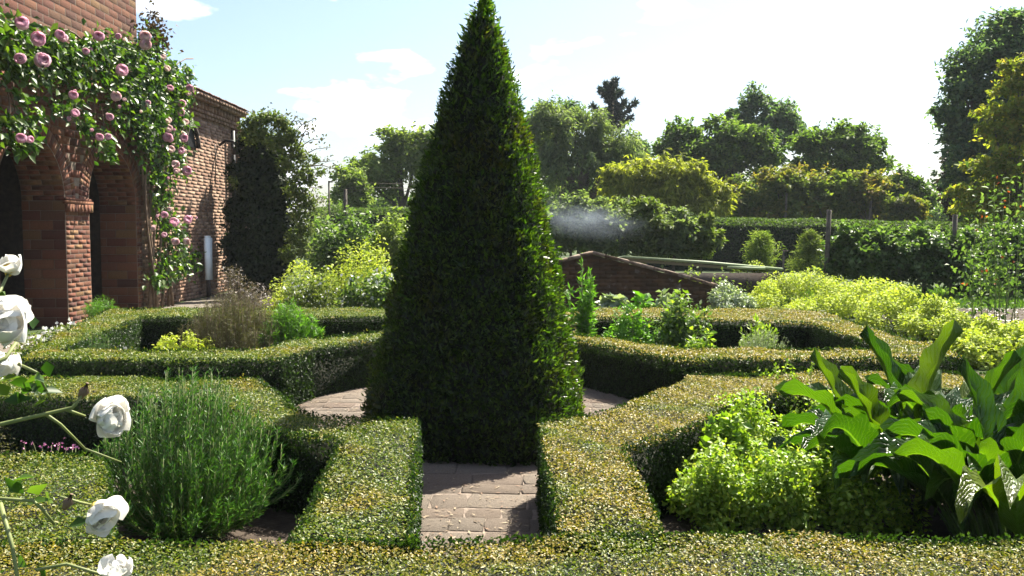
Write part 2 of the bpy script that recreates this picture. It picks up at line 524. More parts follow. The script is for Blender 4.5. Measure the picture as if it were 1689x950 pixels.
# dry clippings lying on the stones
n = 5200
P = np.c_[rng.uniform(-2.1, 1.6, n), rng.uniform(3.3, 9.5, n), np.full(n, .019)]
P = P[in_poly(P[:, :2], PATH[0]) | in_poly(P[:, :2], PATH[1])]
a = rng.uniform(0, 2 * math.pi, len(P))
leaves('dry_clippings', P, np.c_[np.cos(a), np.sin(a), 0 * a], np.tile([0, 0, 1.], (len(P), 1)), rng.uniform(.012, .06, len(P)), rng.uniform(.004, .014, len(P)), M['clipping'], droop=0, fold=.1)

# ------------------------------------------------------------------ clipped box hedges
def tri_sample(outer, holes, n):
    pts = []
    lo, hi = np.min(outer, 0), np.max(outer, 0)
    got = 0
    while got < n:
        P = rng.uniform(lo, hi, (n * 2, 2))
        ok = in_poly(P, outer)
        for h in holes: ok &= ~in_poly(P, h)
        P = P[ok]
        pts.append(P); got += len(P)
    return np.concatenate(pts)[:n]

def poly_area(p):
    p = np.asarray(p); q = np.roll(p, -1, 0)
    return abs(np.sum(p[:, 0] * q[:, 1] - q[:, 0] * p[:, 1])) / 2

def signed(p):
    p = np.asarray(p); q = np.roll(p, -1, 0)
    return np.sum(p[:, 0] * q[:, 1] - q[:, 0] * p[:, 1]) / 2

def wave(x, y):
    return .012 * np.sin(3.1 * x + 1.7 * y) + .009 * np.sin(7.3 * x - 4.1 * y + 1) + .006 * np.sin(15 * x + 11 * y)

def inset(loop, d, hole):
    """Moves a loop d metres into the hedge."""
    p = np.array(loop, float)
    sg = (1 if signed(loop) > 0 else -1) * (-1 if hole else 1)
    e = np.roll(p, -1, 0) - p
    e = e / np.maximum(np.linalg.norm(e, axis=1, keepdims=True), 1e-9)
    nn = np.c_[e[:, 1], -e[:, 0]] * sg          # outward, leaving the hedge
    n0 = np.roll(nn, 1, 0)
    b = n0 + nn
    b = b / np.maximum((b * b).sum(1, keepdims=True), .4) * 2
    return [tuple(q) for q in p - b * d]

def hedge(label, outer, holes=(), h=.48, leaf=.02, dens=6000, top='box_mixed', group='clipped box hedges of the parterre', side='box_side_shaded'):
    outer = [tuple(p) for p in outer]
    c = np.mean(outer, 0)
    root = empty('box_hedge', (c[0], c[1], 0), label, 'hedge', group)
    # solid heart of twigs
    loops = [inset(outer, .04, False)] + [inset(list(hh), .04, True) for hh in holes]
    flat = [Vector((x, y, 0)) for lp in loops for x, y in lp]
    tris = tessellate_polygon([[Vector((x, y, 0)) for x, y in lp] for lp in loops])
    zt = h - .07
    nv = len(flat)
    V = [(p.x, p.y, .0) for p in flat] + [(p.x, p.y, zt) for p in flat]
    F = [[nv + i for i in t] for t in tris]
    b = 0
    for lp in loops:
        k = len(lp)
        for i in range(k):
            j = (i + 1) % k
            F.append([b + i, b + j, nv + b + j, nv + b + i])
        b += k
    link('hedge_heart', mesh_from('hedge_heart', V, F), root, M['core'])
    # leaves of the top
    A = poly_area(outer) - sum(poly_area(hh) for hh in holes)
    n = int(A * dens)
    xy = tri_sample(np.array(outer), [np.array(hh) for hh in holes], n)
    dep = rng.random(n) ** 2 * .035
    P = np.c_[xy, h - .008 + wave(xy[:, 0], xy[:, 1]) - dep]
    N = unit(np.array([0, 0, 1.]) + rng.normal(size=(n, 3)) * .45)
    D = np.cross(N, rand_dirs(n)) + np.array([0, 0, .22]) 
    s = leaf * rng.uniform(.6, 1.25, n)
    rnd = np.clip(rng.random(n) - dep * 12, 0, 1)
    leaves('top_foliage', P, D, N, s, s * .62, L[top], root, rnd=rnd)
    # leaves of the sides
    Ps, Ns = [], []
    for lp, is_hole in [(outer, False)] + [(hh, True) for hh in holes]:
        lp = list(lp)
        sg = 1 if signed(lp) > 0 else -1
        if is_hole: sg = -sg
        for i in range(len(lp)):
            p, q = np.array(lp[i]), np.array(lp[(i + 1) % len(lp)])
            d = q - p; ln = np.linalg.norm(d)
            if ln < 1e-3: continue
            nn = np.array([d[1], -d[0]]) / ln * sg
            m = int(ln * h * dens * 1.1)
            u = rng.random(m); z = rng.random(m) * h
            off = rng.normal(0, .009, m) - .010 + .6 * wave(p[0] + d[0] * u + z, p[1] + d[1] * u - z)
            Ps.append(np.c_[p[0] + d[0] * u + nn[0] * off, p[1] + d[1] * u + nn[1] * off, z])
            Ns.append(np.tile([nn[0], nn[1], .25], (m, 1)))
    P = np.concatenate(Ps); N0 = np.concatenate(Ns); n = len(P)
    N = unit(N0 + rng.normal(size=(n, 3)) * .6)
    D = np.cross(N, rand_dirs(n)) + np.array([0, 0, .3])
    s = leaf * 1.15 * rng.uniform(.7, 1.3, n)
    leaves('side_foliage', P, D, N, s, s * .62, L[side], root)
    # stray shoots along the top
    m = int(A * 60)
    xy = tri_sample(np.array(outer), [np.array(hh) for hh in holes], m)
    P = np.c_[xy, h + .0 + rng.random(m) * .025]
    leaves('stray_shoots', P, rand_dirs(m) + np.array([0, 0, 1.2]), rand_dirs(m), leaf * 1.3, leaf * .7, L['box_green'], root)
    return root

def G(*pp, z=.48):
    return [gz(x, y, z) for x, y in pp]

strip = G((-260, 899), (185, 894), (470, 892), (690, 888), (922, 882), (1095, 878), (1400, 882), (1950, 886)) + [(4.3, 2.3), (-3.9, 2.3)]
hedge('long box hedge closing the parterre in front, its top browned by clipping', strip, h=.482, leaf=.0140, dens=17000, top='box_mixed')
hedge('box hedge angling around the big rosemary bush beside the path',
      G((682, 891), (690, 690), (608, 687), (527, 684), (489, 668), (429, 622), (60, 620), (-260, 620), (-260, 655), (352, 654), (407, 700), (560, 722), (472, 894)), h=.478, leaf=.0150, dens=14000, top='box_green')
hedge('scorched orange brown box hedge around the mint and horseradish bed',
      G((924, 884), (888, 690), (970, 681), (1000, 675), (1123, 632), (1135, 617), (1320, 613), (1420, 612), (1900, 612), (1900, 642), (1410, 642), (1222, 650), (1160, 695), (1033, 735), (1096, 880)), h=.479, leaf=.0150, dens=14000, top='box_brown')
bl_out = G((22, 592), (200, 593), (465, 592), (521, 574), (633, 558)) + [(-.98, 9.9), (-.98, 12.9), (-5.75, 12.9)]
bl_in = G((100, 577), (434, 575), (483, 559), (630, 545)) + [(-1.45, 11.7)] + G((640, 522), (236, 522))
hedge('green box hedge enclosing the bronze fennel bed by the brick arches', bl_out, [bl_in], h=.48, leaf=.021, dens=8500, top='box_green')
br_out = G((958, 562), (1039, 577), (1123, 592), (1332, 592), (1500, 590), (1590, 588), (1545, 570), (1345, 512)) + [(3.6, 12.9), (.35, 12.9), (.35, 9.9)]
br_in = G((951, 550), (1049, 562), (1123, 574), (1462, 574), (1332, 531), (1000, 523)) + [(.82, 11.6)]
hedge('browned box hedge enclosing the silver santolina bed behind the pyramid', br_out, [br_in], h=.48, leaf=.021, dens=8500, top='box_brown')
hedge('low square block of green box below the white roses', G((-330, 745), (150, 745), (176, 762), (190, 893), (-280, 897)), h=.474, leaf=.0150, dens=14000, top='box_green')

# ------------------------------------------------------------------ the topiary pyramid
def pyramid():
    root = empty('topiary_pyramid', tuple(PYR), 'tall dark clipped evergreen pyramid in the middle of the parterre', 'topiary')
    H, TH = 3.26, R(-12)
    nexp = 3.6
    def prof(z):
        s = np.clip(1 - z / H, 0, 1)
        return np.where(s > .94, .985, 1.0) * np.minimum(s / .94, 1.0) ** .77
    def rad(phi):
        return (np.abs(np.cos(phi)) ** nexp + np.abs(np.sin(phi)) ** nexp) ** (-1 / nexp)
    ph = np.linspace(0, 2 * math.pi, 400)
    sil = np.max(np.abs(rad(ph) * np.cos(ph + TH)))
    a = .80 / sil
    def surf(phi, z, k=1.0):
        r = rad(phi) * a * prof(z) * k
        lean = .05 * z / H
        return np.stack([PYR[0] + r * np.cos(phi + TH) + lean, PYR[1] + r * np.sin(phi + TH), z], -1)
    # heart
    zz = np.linspace(0, H - .02, 26); nph = 40
    V, F = [], []
    for z in zz:
        for k in range(nph):
            V.append(surf(2 * math.pi * k / nph, z, .93) if z < H - .1 else surf(2 * math.pi * k / nph, z, .5))
    for i in range(len(zz) - 1):
        for k in range(nph):
            F.append((i * nph + k, i * nph + (k + 1) % nph, (i + 1) * nph + (k + 1) % nph, (i + 1) * nph + k))
    F.append(tuple((len(zz) - 1) * nph + k for k in range(nph)))
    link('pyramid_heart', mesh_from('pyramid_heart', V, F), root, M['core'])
    n = 64000
    phi = rng.uniform(0, 2 * math.pi, n * 3); z = rng.uniform(0, H, n * 3)
    keep = rng.random(n * 3) < (rad(phi) / 1.3) * np.maximum(prof(z), .05)
    phi, z = phi[keep][:n], z[keep][:n]
    P = surf(phi, z); e = 1e-3
    dp = surf(phi + e, z) - P; dz = surf(phi, np.minimum(z + e, H)) - P
    N = unit(np.cross(dp, dz))
    bumps = .018 * np.sin(9 * P[:, 2] + 6 * phi) + .012 * np.sin(17 * P[:, 2] - 11 * phi)
    P = P + N * (bumps + rng.normal(0, .02, len(P)) - .01)[:, None]
    D = N * .55 + rand_dirs(len(P)) * .75 + np.array([0, 0, .55])
    Nn = N + rand_dirs(len(P)) * .6
    s = rng.uniform(.024, .055, len(P))
    leaves('pyramid_foliage', P, D, Nn, s, s * .38, L['yew'], root)
    # wispy new shoots, mostly at the tip
    m = 900
    z = np.r_[rng.uniform(0, H, 600), H - rng.random(300) ** 2 * .5]
    phi = rng.uniform(0, 2 * math.pi, m)
    P = surf(phi, z)
    leaves('new_shoots', P, rand_dirs(m) * .8 + np.array([0, 0, 1.]) + unit(P - PYR - np.c_[z * 0, z * 0, z]) * .6, rand_dirs(m), rng.uniform(.05, .10, m), .022, L['rose'], root)
    mb = MB(); mb.tube([PYR, PYR + [0, 0, 2.0]], [.06, .03]); mb.build('trunk', M['bark'], root)
pyramid()

# ------------------------------------------------------------------ brick buildings
WX = -7.25
def arcade():
    root = empty('brick_arcade', (WX - .35, 14, 0), 'tall red brick garden building with two round arched openings under pink roses', 'building')
    YA, YB, ZT, TH = 8.0, 17.85, 7.2, .7
    spring, r = 2.06, .975
    arches = [(13.83, r), (16.62, r)]
    mb = MB()
    def quad(p0, p1, p2, p3): mb.add([p0, p1, p2, p3], [(0, 1, 2, 3)])
    for X in (WX, WX - TH):
        cuts = [YA] + [v for c, rr in arches for v in (c - rr, c + rr)] + [YB]
        for i in range(0, len(cuts), 2):
            quad((X, cuts[i], 0), (X, cuts[i + 1], 0), (X, cuts[i + 1], ZT), (X, cuts[i], ZT))
        for c, rr in arches:
            a = np.linspace(math.pi, 0, 25)
            for k in range(24):
                y0, z0 = c + rr * math.cos(a[k]), spring + rr * math.sin(a[k])
                y1, z1 = c + rr * math.cos(a[k + 1]), spring + rr * math.sin(a[k + 1])
                quad((X, y0, z0), (X, y1, z1), (X, y1, ZT), (X, y0, ZT))
    for c, rr in arches:
        prof = [(c - rr, 0), (c - rr, spring)] + [(c + rr * math.cos(t), spring + rr * math.sin(t)) for t in np.linspace(math.pi, 0, 25)[1:-1]] + [(c + rr, spring), (c + rr, 0)]
        for (y0, z0), (y1, z1) in zip(prof, prof[1:]):
            quad((WX, y0, z0), (WX, y1, z1), (WX - TH, y1, z1), (WX - TH, y0, z0))
    quad((WX, YA, ZT), (WX, YB, ZT), (WX - TH, YB, ZT), (WX - TH, YA, ZT))
    quad((WX, YB, 0), (WX, YB, ZT), (WX - TH, YB, ZT), (WX - TH, YB, 0))
    quad((WX, YA, 0), (WX, YA, ZT), (WX - TH, YA, ZT), (WX - TH, YA, 0))
    mb.build('wall', M['mortar'], root)
    # dim room behind the arches
    rm = MB()
    x0, x1 = WX - TH - 3.5, WX - TH - .004
    rm.add([(x0, YA, 0), (x0, YB, 0), (x0, YB, 3.4), (x0, YA, 3.4)], [(0, 1, 2, 3)])
    rm.add([(x0, YA, 3.4), (x0, YB, 3.4), (x1, YB, 3.4), (x1, YA, 3.4)], [(0, 1, 2, 3)])
    rm.add([(x0, YA, 0), (x1, YA, 0), (x1, YA, 3.4), (x0, YA, 3.4)], [(0, 1, 2, 3)])
    rm.add([(x0, YB, 0), (x1, YB, 0), (x1, YB, 3.4), (x0, YB, 3.4)], [(0, 1, 2, 3)])
    rm.build('loggia_wall', M['dark_wood'], root)
    # bricks: the first 298 that show largest are single pieces
    cand = []
    def brick(c, size, rank): cand.append((rank, c, size))
    CH, CLN, J = .13, .36, .012
    # upper wall and spandrels
    row = 0; z = spring
    while z < ZT - .1:
        y = YA + (CLN / 2 if row % 2 else 0)
        while y < YB - .05:
            ln = min(CLN, YB - y)
            yc = y + ln / 2; zc = z + CH / 2
            hit = any(math.hypot(yc - c, max(zc - spring, 0)) < rr + .36 for c, rr in arches)
            if not hit:
                vis = zc > 4.35 and zc < 6.2 and yc > 12.6
                brick((WX - .0125 + random.uniform(0, .003), yc, zc), (.03, ln - .028, CH - J), 1 if vis else 5)
            y += ln
        z += CH; row += 1
    # piers: finer courses on the sunlit face
    piers = [(arches[0][0] + r, arches[1][0] - r), (arches[1][0] + r, YB), (YA, arches[0][0] - r)]
    ch = spring / 26
    for pi, (ya, yb) in enumerate(piers):
        for k in range(26):
            if pi == 0 and k >= 24: continue
            n = max(1, round((yb - ya) / .27)); w = (yb - ya) / n
            ys = [ya + w * i for i in range(n + 1)]
            if k % 2: ys = [ya] + [v + w / 2 for v in ys[:-1]] + [yb]
            for y0, y1 in zip(ys, ys[1:]):
                brick((WX - .0122 + random.uniform(0, .002), (y0 + y1) / 2, (k + .5) * ch), (.028, y1 - y0 - .022, ch - .009), 2 if pi == 0 else 5)
    # reveals that face the camera
    for c, rr in arches:
        for k in range(13):
            cz = spring / 13
            xs = [0, .40, TH] if k % 2 else [0, .2, .58, TH]
            for a0, a1 in zip(xs, xs[1:]):
                brick((WX - (a0 + a1) / 2, c + rr - random.uniform(-.004, .008), (k + .5) * cz), (a1 - a0 - J, .026, cz - J), 0)
                brick((WX - (a0 + a1) / 2, c - rr + random.uniform(-.004, .008), (k + .5) * cz), (a1 - a0 - J, .026, cz - J), 5)
    cand.sort(key=lambda c: (c[0], random.random()))
    cube = {}
    unitbox = MB(); unitbox.box((0, 0, 0), (1, 1, 1))
    shared = [mesh_from('brick', np.array(unitbox.v) * .99 + rng.uniform(-.012, .012, (8, 3)), unitbox.f, unitbox.r) for _ in range(5)]
    for m in shared: m.materials.append(M['brick'])
    rest = MB(); k = 0
    for rank, c, size in cand:
        if rank < 5 and k < 298:
            o = bpy.data.objects.new('brick', random.choice(shared)); COL.objects.link(o)
            o.parent = root; o.location = Vector(c) - root.location; o.scale = size
            k += 1
        else:
            rest.box(c, size, jig=.002)
    # two rings of bricks round each arch
    for c, rr in arches:
        nb = 40
        for k in range(nb):
            t = math.pi * (k + .5) / nb
            for rad_, dd in ((rr + .125, .22), (rr + .305, .115)):
                cy, cz = c + rad_ * math.cos(t), spring + rad_ * math.sin(t)
                ct, st = math.cos(t), math.sin(t)
                Mx = np.array([[1, 0, 0], [0, ct, -st], [0, st, ct]])
                w = math.pi * rad_ / nb - .012
                rest.box((WX - .0125 + random.uniform(0, .004), cy, cz), (.03, dd, w), M=Mx)
        for k in range(36):   # the soffit of the arch
            t = math.pi * (k + .5) / 36
            ct, st = math.cos(t), math.sin(t)
            Mx = np.array([[1, 0, 0], [0, ct, -st], [0, st, ct]])
            cut = (0, .34, .7) if k % 2 else (0, .17, .52, .7)
            for x0, x1 in zip(cut, cut[1:]):
                rest.box((WX - (x0 + x1) / 2, c + (rr + .006) * ct, spring + (rr + .006) * st), (x1 - x0 - .009, .02, math.pi * rr / 36 - .010), M=Mx)
    rest.build('brickwork', M['brick_stuff'], root, kind='stuff')
    # springing band of upright bricks on the pier
    ya, yb = piers[0]
    cap = MB()
    cap.box((WX + .02, (ya + yb) / 2, spring - .02), (.09, yb - ya + .06, .05))
    n = 8
    for k in range(n):
        y0 = ya - .02 + (yb - ya + .04) * (k + .5) / n
        cap.box((WX + .03 + random.uniform(-.006, .01), y0, spring - .115), (.07, (yb - ya) / n - .015, .13))
    cap.box((WX + .02, (ya + yb) / 2, spring + .03), (.055, yb - ya + .02, .04))
    cap.build('impost', M['brick_stuff'], root)
arcade()

def outbuilding():
    root = empty('brick_outbuilding', (WX - 2, 21, 0), 'lower weathered brick building with toothed cornice and clay tiled eave', 'building')
    YA, YB, ZE = 17.85, 24.35, 4.62
    mb = MB()
    mb.box((WX - 2.03, (YA + YB) / 2, ZE / 2), (3.96, YB - YA - .01, ZE))
    mb.build('wall', M['mortar'], root)
    br = MB()
    ch = .077; z = 0; row = 0
    while z < ZE - .42:
        y = YA + (.21 if row % 2 else random.uniform(0, .08))
        while y < YB - .02:
            w = min(random.uniform(.36, .48), YB - y)
            br.box((WX - .0635 + random.uniform(-.0006, .001), y + w / 2, z + ch / 2), (.03, w - .02, ch - .008))
            y += w
        z += ch; row += 1
    # two oversailing courses under the teeth
    for k, (zz, pr) in enumerate(((ZE - .40, .02), (ZE - .32, .045), (ZE - .085, .12), (ZE - .01, .15))):
        y = YA
        while y < YB - .02:
            w = min(.224, YB - y)
            br.box((WX - .05 + pr, y + w / 2, zz + .036), (.05 + pr * 2, w - .008, .07))
            y += w
    br.build('brickwork', M['brick_old'], root, kind='stuff')
    y = YA + .08
    while y < YB - .1:
        t = MB(); t.box((WX + .02, y + .055, ZE - .165), (.16, .11, .145))
        t.build('cornice_tooth', M['brick_old'], root)
        y += .235
    # roof of clay tiles
    rf = MB()
    S = math.tan(R(14))
    rf.add([(WX + .22, YA, ZE + .07), (WX + .22, YB + .1, ZE + .07), (WX - 3.2, YB + .1, ZE + .07 + 3.42 * S), (WX - 3.2, YA, ZE + .07 + 3.42 * S)], [(0, 1, 2, 3)])
    rf.build('roof', M['brick_old'], root)
    tm = MB(); tm.box((0, 0, 0), (.28, .165, .022), jig=.004)
    tmesh = mesh_from('roof_tile', tm.v, tm.f, tm.r); tmesh.materials.append(M['tile'])
    for rrow in range(3):
        y = YA + .09 + (.085 if rrow % 2 else 0)
        while y < YB + .08:
            o = bpy.data.objects.new('roof_tile', tmesh); COL.objects.link(o); o.parent = root
            x = WX + .16 - rrow * .15
            o.location = Vector((x, y, ZE + .10 + (WX + .22 - x - .0) * S + random.uniform(0, .012))) - root.location
            o.rotation_euler = (random.uniform(-.03, .03), R(14) + random.uniform(-.03, .03) - .05, random.uniform(-.02, .02))
            y += .172
    # half-round opening
    c = at(321, 242, 1500 * 7.25 / 524)
    yc, zc = 20.75, c[2]
    ln = MB()
    pts = [(WX - .028, yc + .36 * math.cos(t), zc + .42 * math.sin(t)) for t in np.linspace(0, math.pi, 15)]
    ln.add(pts + [(WX - .028, yc - .36, zc), ], [tuple(range(15))])
    ln.build('lunette_pane', M['iron'], root)
    hd = MB()
    hd.tube([(WX + .01, yc + .42 * math.cos(t), zc + .48 * math.sin(t)) for t in np.linspace(0, math.pi, 15)], .055, 6)
    hd.build('lunette_arch', M['dark_wood'], root)
    # brick pier at the end of the wall
    pr = MB()
    z = 0
    while z < ZE - .45:
        pr.box((WX + .06, YB - .25, z + .038), (.24, .5, .066)); z += .077
    pr.box((WX + .05, YB - .25, (ZE - .45) / 2), (.22, .48, ZE - .46), r=.1)
    pr.build('end_pier', M['brick_old'], root)
    dp = MB(); dp.tube([(WX + .09, 23.55, .1), (WX + .09, 23.55, ZE - .5)], .05, 8); dp.build('downpipe', M['iron'], root)
    return root
outbuilding()

# iron lamp bracket and its cable
w = empty('wall_lamp', (WX, 23.0, 3.8), 'black curved iron lamp bracket high on the weathered brick wall', 'lamp')
b = MB(); y0, zb = 22.75, at(370, 240, 22.75)[2]
b.tube([(WX - .02, y0, zb), (WX + .15, y0, zb + .12), (WX + .34, y0, zb + .1), (WX + .42, y0, zb - .02)], .035, 8); b.build('bracket', M['iron'], w)
b = MB(); b.tube([(WX + .42, y0, zb - .02), (WX + .42, y0, zb - .1), (WX + .42, y0, zb - .22)], [.05, .12, .14], 10); b.build('lamp_shade', M['iron'], w)
b = MB(); b.tube([(WX + .0, 22.35, zb), (WX + .01, 22.38, zb - .4), (WX + .005, 22.33, zb - .95)], .012, 5); b.build('cable', M['iron'], w)

bd = empty('pale_board', (WX + .13, 21.3, 0), 'narrow bluish white board leaning on the foot of the brick wall', 'board')
b = MB(); b.box((WX + .13, 21.3, .9), (.05, .42, .98), jig=.02); b.build('panel', M['white_paint'], bd)
b = MB(); b.box((WX + .13, 21.3, .2), (.08, .08, .42)); b.build('foot', M['dark_wood'], bd)
b = MB(); b.box((WX + .13, 21.3, 1.42), (.05, .3, .05)); b.build('top_rail', M['white_paint'], bd)

# ------------------------------------------------------------------ flowers
def bloom_mesh(name, layers, mat):
    """A cabbage rose: rings of cupped petals wrapped on ever smaller globes; layers = (count, radius, top angle, lift)."""
    V, F, Rr = [], [], []
    for (cnt, rad_, top, lift) in layers:
        for k in range(cnt):
            a0 = 2 * math.pi * (k + random.uniform(-.2, .2)) / cnt + cnt
            w = 2 * math.pi / cnt * 1.5
            b = len(V); r0 = random.random()
            tk = top * random.uniform(.85, 1.15); rk = rad_ * random.uniform(.93, 1.07)
            for i in range(4):
                th = math.radians(150 - (150 - tk) * i / 3)
                for j in range(4):
                    v = j / 3 - .5
                    a = a0 + v * w * (.55 + .45 * math.sin(math.pi * i / 3.6))
                    rr = rk * (1 + .10 * (i == 3) - .12 * abs(v) * (i > 1))
                    V.append((rr * math.sin(th) * math.cos(a), rr * math.sin(th) * math.sin(a), rr * math.cos(th) * .8 + lift)); Rr.append(r0)
            for i in range(3):
                for j in range(3):
                    F.append((b + i * 4 + j, b + i * 4 + j + 1, b + i * 4 + 5 + j, b + i * 4 + 4 + j))
    me = mesh_from(name, V, F, Rr, smooth=True)
    me.materials.append(mat)
    return me

pinks = [bloom_mesh('rose_flower', [(5, .118, 62, .05), (5, .105, 46, .055), (5, .085, 38, .06), (4, .06, 32, .07), (3, .035, 30, .08)], M['petal_pink'] if k < 4 else M['petal_faded']) for k in range(6)]

def put(name, me, parent, loc, rot=(0, 0, 0), sc=1.0):
    o = bpy.data.objects.new(name, me); COL.objects.link(o)
    o.parent = parent
    o.location = Vector(loc) - PLOC(parent)
    o.rotation_euler = rot
    o.scale = (sc, sc, sc) if not hasattr(sc, '__len__') else sc
    return o

def aim(d):
    return Vector(d).to_track_quat('Z', 'Y').to_euler()

# ------------------------------------------------------------------ the pink climbing rose
def climbing_rose():
    root = empty('climbing_rose', (WX + .3, 17.9, 0), 'pink climbing rose smothering the brick arches and hanging down the wall', 'rose')
    # clumps follow the band over the arches and the curtain beside the second arch: (photo x, y, radius px, weight, offset from the wall)
    clumps = []
    def blob(px, py, r, w, off=.25): clumps.append((px, py, r, w, off))
    for px, py, r, w in [(5, 70, 34, 1.2), (30, 95, 36, 1.2), (10, 45, 26, .5), (60, 80, 34, 1.2), (95, 75, 30, 1.1), (120, 95, 32, 1.2), (150, 85, 30, 1.1), (185, 85, 30, 1.2), (215, 95, 34, 1.3),
                         (245, 85, 26, 1), (235, 125, 36, 1.5), (270, 115, 30, 1.2), (290, 140, 28, 1.1), (255, 165, 38, 1.5), (215, 150, 34, 1.2), (180, 130, 34, 1.1), (140, 125, 30, 1), (100, 115, 28, .9),
                         (65, 120, 26, .8), (20, 115, 24, .8), (265, 200, 36, 1.3), (235, 205, 30, 1.2), (195, 190, 26, .8), (290, 185, 24, .9), (300, 155, 20, .6), (278, 235, 28, 1), (250, 245, 26, 1.1), (285, 265, 22, .8), (262, 290, 24, .8), (268, 330, 22, .7),
                         (275, 370, 24, .8), (290, 400, 26, .7), (275, 430, 24, .7), (300, 440, 24, .6), (262, 460, 20, .5), (318, 425, 16, .35), (15, 200, 22, .6), (40, 215, 24, .7), (20, 235, 18, .4), (48, 240, 12, .3),
                         (150, 215, 20, .5), (170, 235, 22, .6), (135, 190, 22, .4), (178, 255, 12, .25), (100, 180, 24, .4), (60, 190, 20, .3), (310, 120, 14, .3), (255, 60, 16, .3), (305, 200, 14, .3), (120, 160, 24, .4), (30, 160, 20, .25)]:
        blob(px, py, r, w)
    P = []
    for px, py, r, w, off in clumps:
        Y = 1500 * (7.25 - off) / (CX - min(px, 330)) if px > 240 else min(1500 * (7.25 - off) / (CX - px), 17.8)
        c = at(px, py, Y)
        k = int(w * 250 * (.55 if py > 105 and px < 205 else 1))
        rad_ = r / 1500 * Y
        q = rng.normal(size=(k, 3)) * np.array([.25, 1.0, .45]) * rad_
        q = q + c
        q[:, 0] = np.maximum(q[:, 0], WX + .04)
        P.append(q)
    P = np.concatenate(P); n = len(P)
    Nn = unit(np.array([.7, -.3, .6]) + rng.normal(size=(n, 3)) * .7)
    D = np.cross(Nn, rand_dirs(n)) + np.array([.2, 0, -.3])
    s = rng.uniform(.07, .17, n)
    leaves('foliage', P, D, Nn, s, s * .62, L['rose'], root, droop=.15)
    # old stems
    st = MB()
    for k in range(9):
        px = 245 + k * 4
        pts = []
        for t in np.linspace(0, 1, 9):
            y = 510 - t * 330
            x = px + 8 * math.sin(t * 5 + k) - t * 10
            pts.append(at(x, y, 1500 * (7.1 - .04 * (k % 3)) / (CX - x)))
        pts[0][2] = 0
        st.tube(pts, np.linspace(.035, .014, 9), 5)
    for k in range(12):
        x0, y0 = random.uniform(0, 260), random.uniform(60, 170)
        pts = [at(x0 + 60 * t, y0 + 20 * math.sin(3 * t + k), 1500 * 7.12 / (CX - x0 - 60 * t)) for t in np.linspace(0, 1, 6)]
        st.tube(pts, .014, 4)
    for px, py in [(20, 180), (45, 190), (160, 190), (175, 210), (30, 200), (140, 150), (90, 140)]:
        pts = [at(px - 20 + 20 * t + 6 * math.sin(4 * t), py - 60 + 90 * t, 1500 * 7.0 / (CX - px)) for t in np.linspace(0, 1, 6)]
        st.tube(pts, .011, 4)
    st.build('stem', M['stem_brown'], root)
    F = [(37, 42, .9), (62, 67, 1.15), (67, 101, 1.1), (97, 58, .8), (103, 64, .9), (33, 97, .8), (163, 62, .8), (142, 86, .6), (194, 60, .7), (240, 62, 1), (239, 74, 1), (200, 119, 1.15), (191, 160, 1), (120, 158, .9), (268, 96, .9), (274, 114, .8),
         (313, 147, 1), (310, 155, .8), (280, 147, .8), (299, 172, .9), (298, 186, .8), (305, 203, .8), (275, 200, .95), (277, 213, 1), (275, 227, 1.05), (281, 231, .9), (302, 229, .9), (281, 248, .9), (298, 250, .8), (289, 270, .85), (290, 283, .7), (307, 283, .95),
         (271, 354, .9), (279, 346, .7), (286, 369, 1), (308, 364, 1), (314, 359, .7), (270, 388, .85), (288, 398, .8), (306, 398, .9), (163, 227, .8), (180, 194, .7), (122, 188, .7), (35, 230, .8), (48, 231, .8), (178, 226, .6), (205, 165, .5), (243, 170, .6), (252, 377, .5)]
    for px, py, sc in F:
        Y = min(1500 * 6.75 / (CX - px), 17.6) if px <= 240 else 1500 * 6.8 / (CX - px)
        put('rose_flower', random.choice(pinks), root, at(px, py, Y), aim((.55 + random.uniform(-.3, .3), -.75 + random.uniform(-.3, .3), .25 + random.uniform(-.4, .4))), sc * random.uniform(.55, .92))
    for k in range(26):
        px, py = random.choice(F)[:2]
        px, py = px + random.uniform(-16, 16), py + random.uniform(-16, 16)
        Y = min(1500 * 6.8 / (CX - px), 17.6) if px <= 240 else 1500 * 6.85 / (CX - px)
        put('rose_bud', random.choice(pinks), root, at(px, py, Y), aim((.5 + random.uniform(-.5, .5), -.5 + random.uniform(-.4, .4), .5)), (.24, .24, .38))
    # purple young leaves at the top corner
    c = at(258, 55, 17.9); n = 260
    P = c + rng.normal(size=(n, 3)) * np.array([.1, .3, .22])
    leaves('young_foliage', P, rand_dirs(n), rand_dirs(n), .11, .06, L['copper'], root)
climbing_rose()

# ------------------------------------------------------------------ generic plants
def stems_mesh(root, base, tips, r0=.006, r1=.002, mat='stem_green', sag=.0):
    mb = MB()
    for b0, t in zip(base, tips):
        mid = (b0 + t) / 2 + np.array([*(rng.normal(size=2) * .03), sag])
        mb.tube([b0, mid, t], [r0, (r0 + r1) / 2, r1], 3)
    mb.build('stem', M[mat], root, kind='stuff')

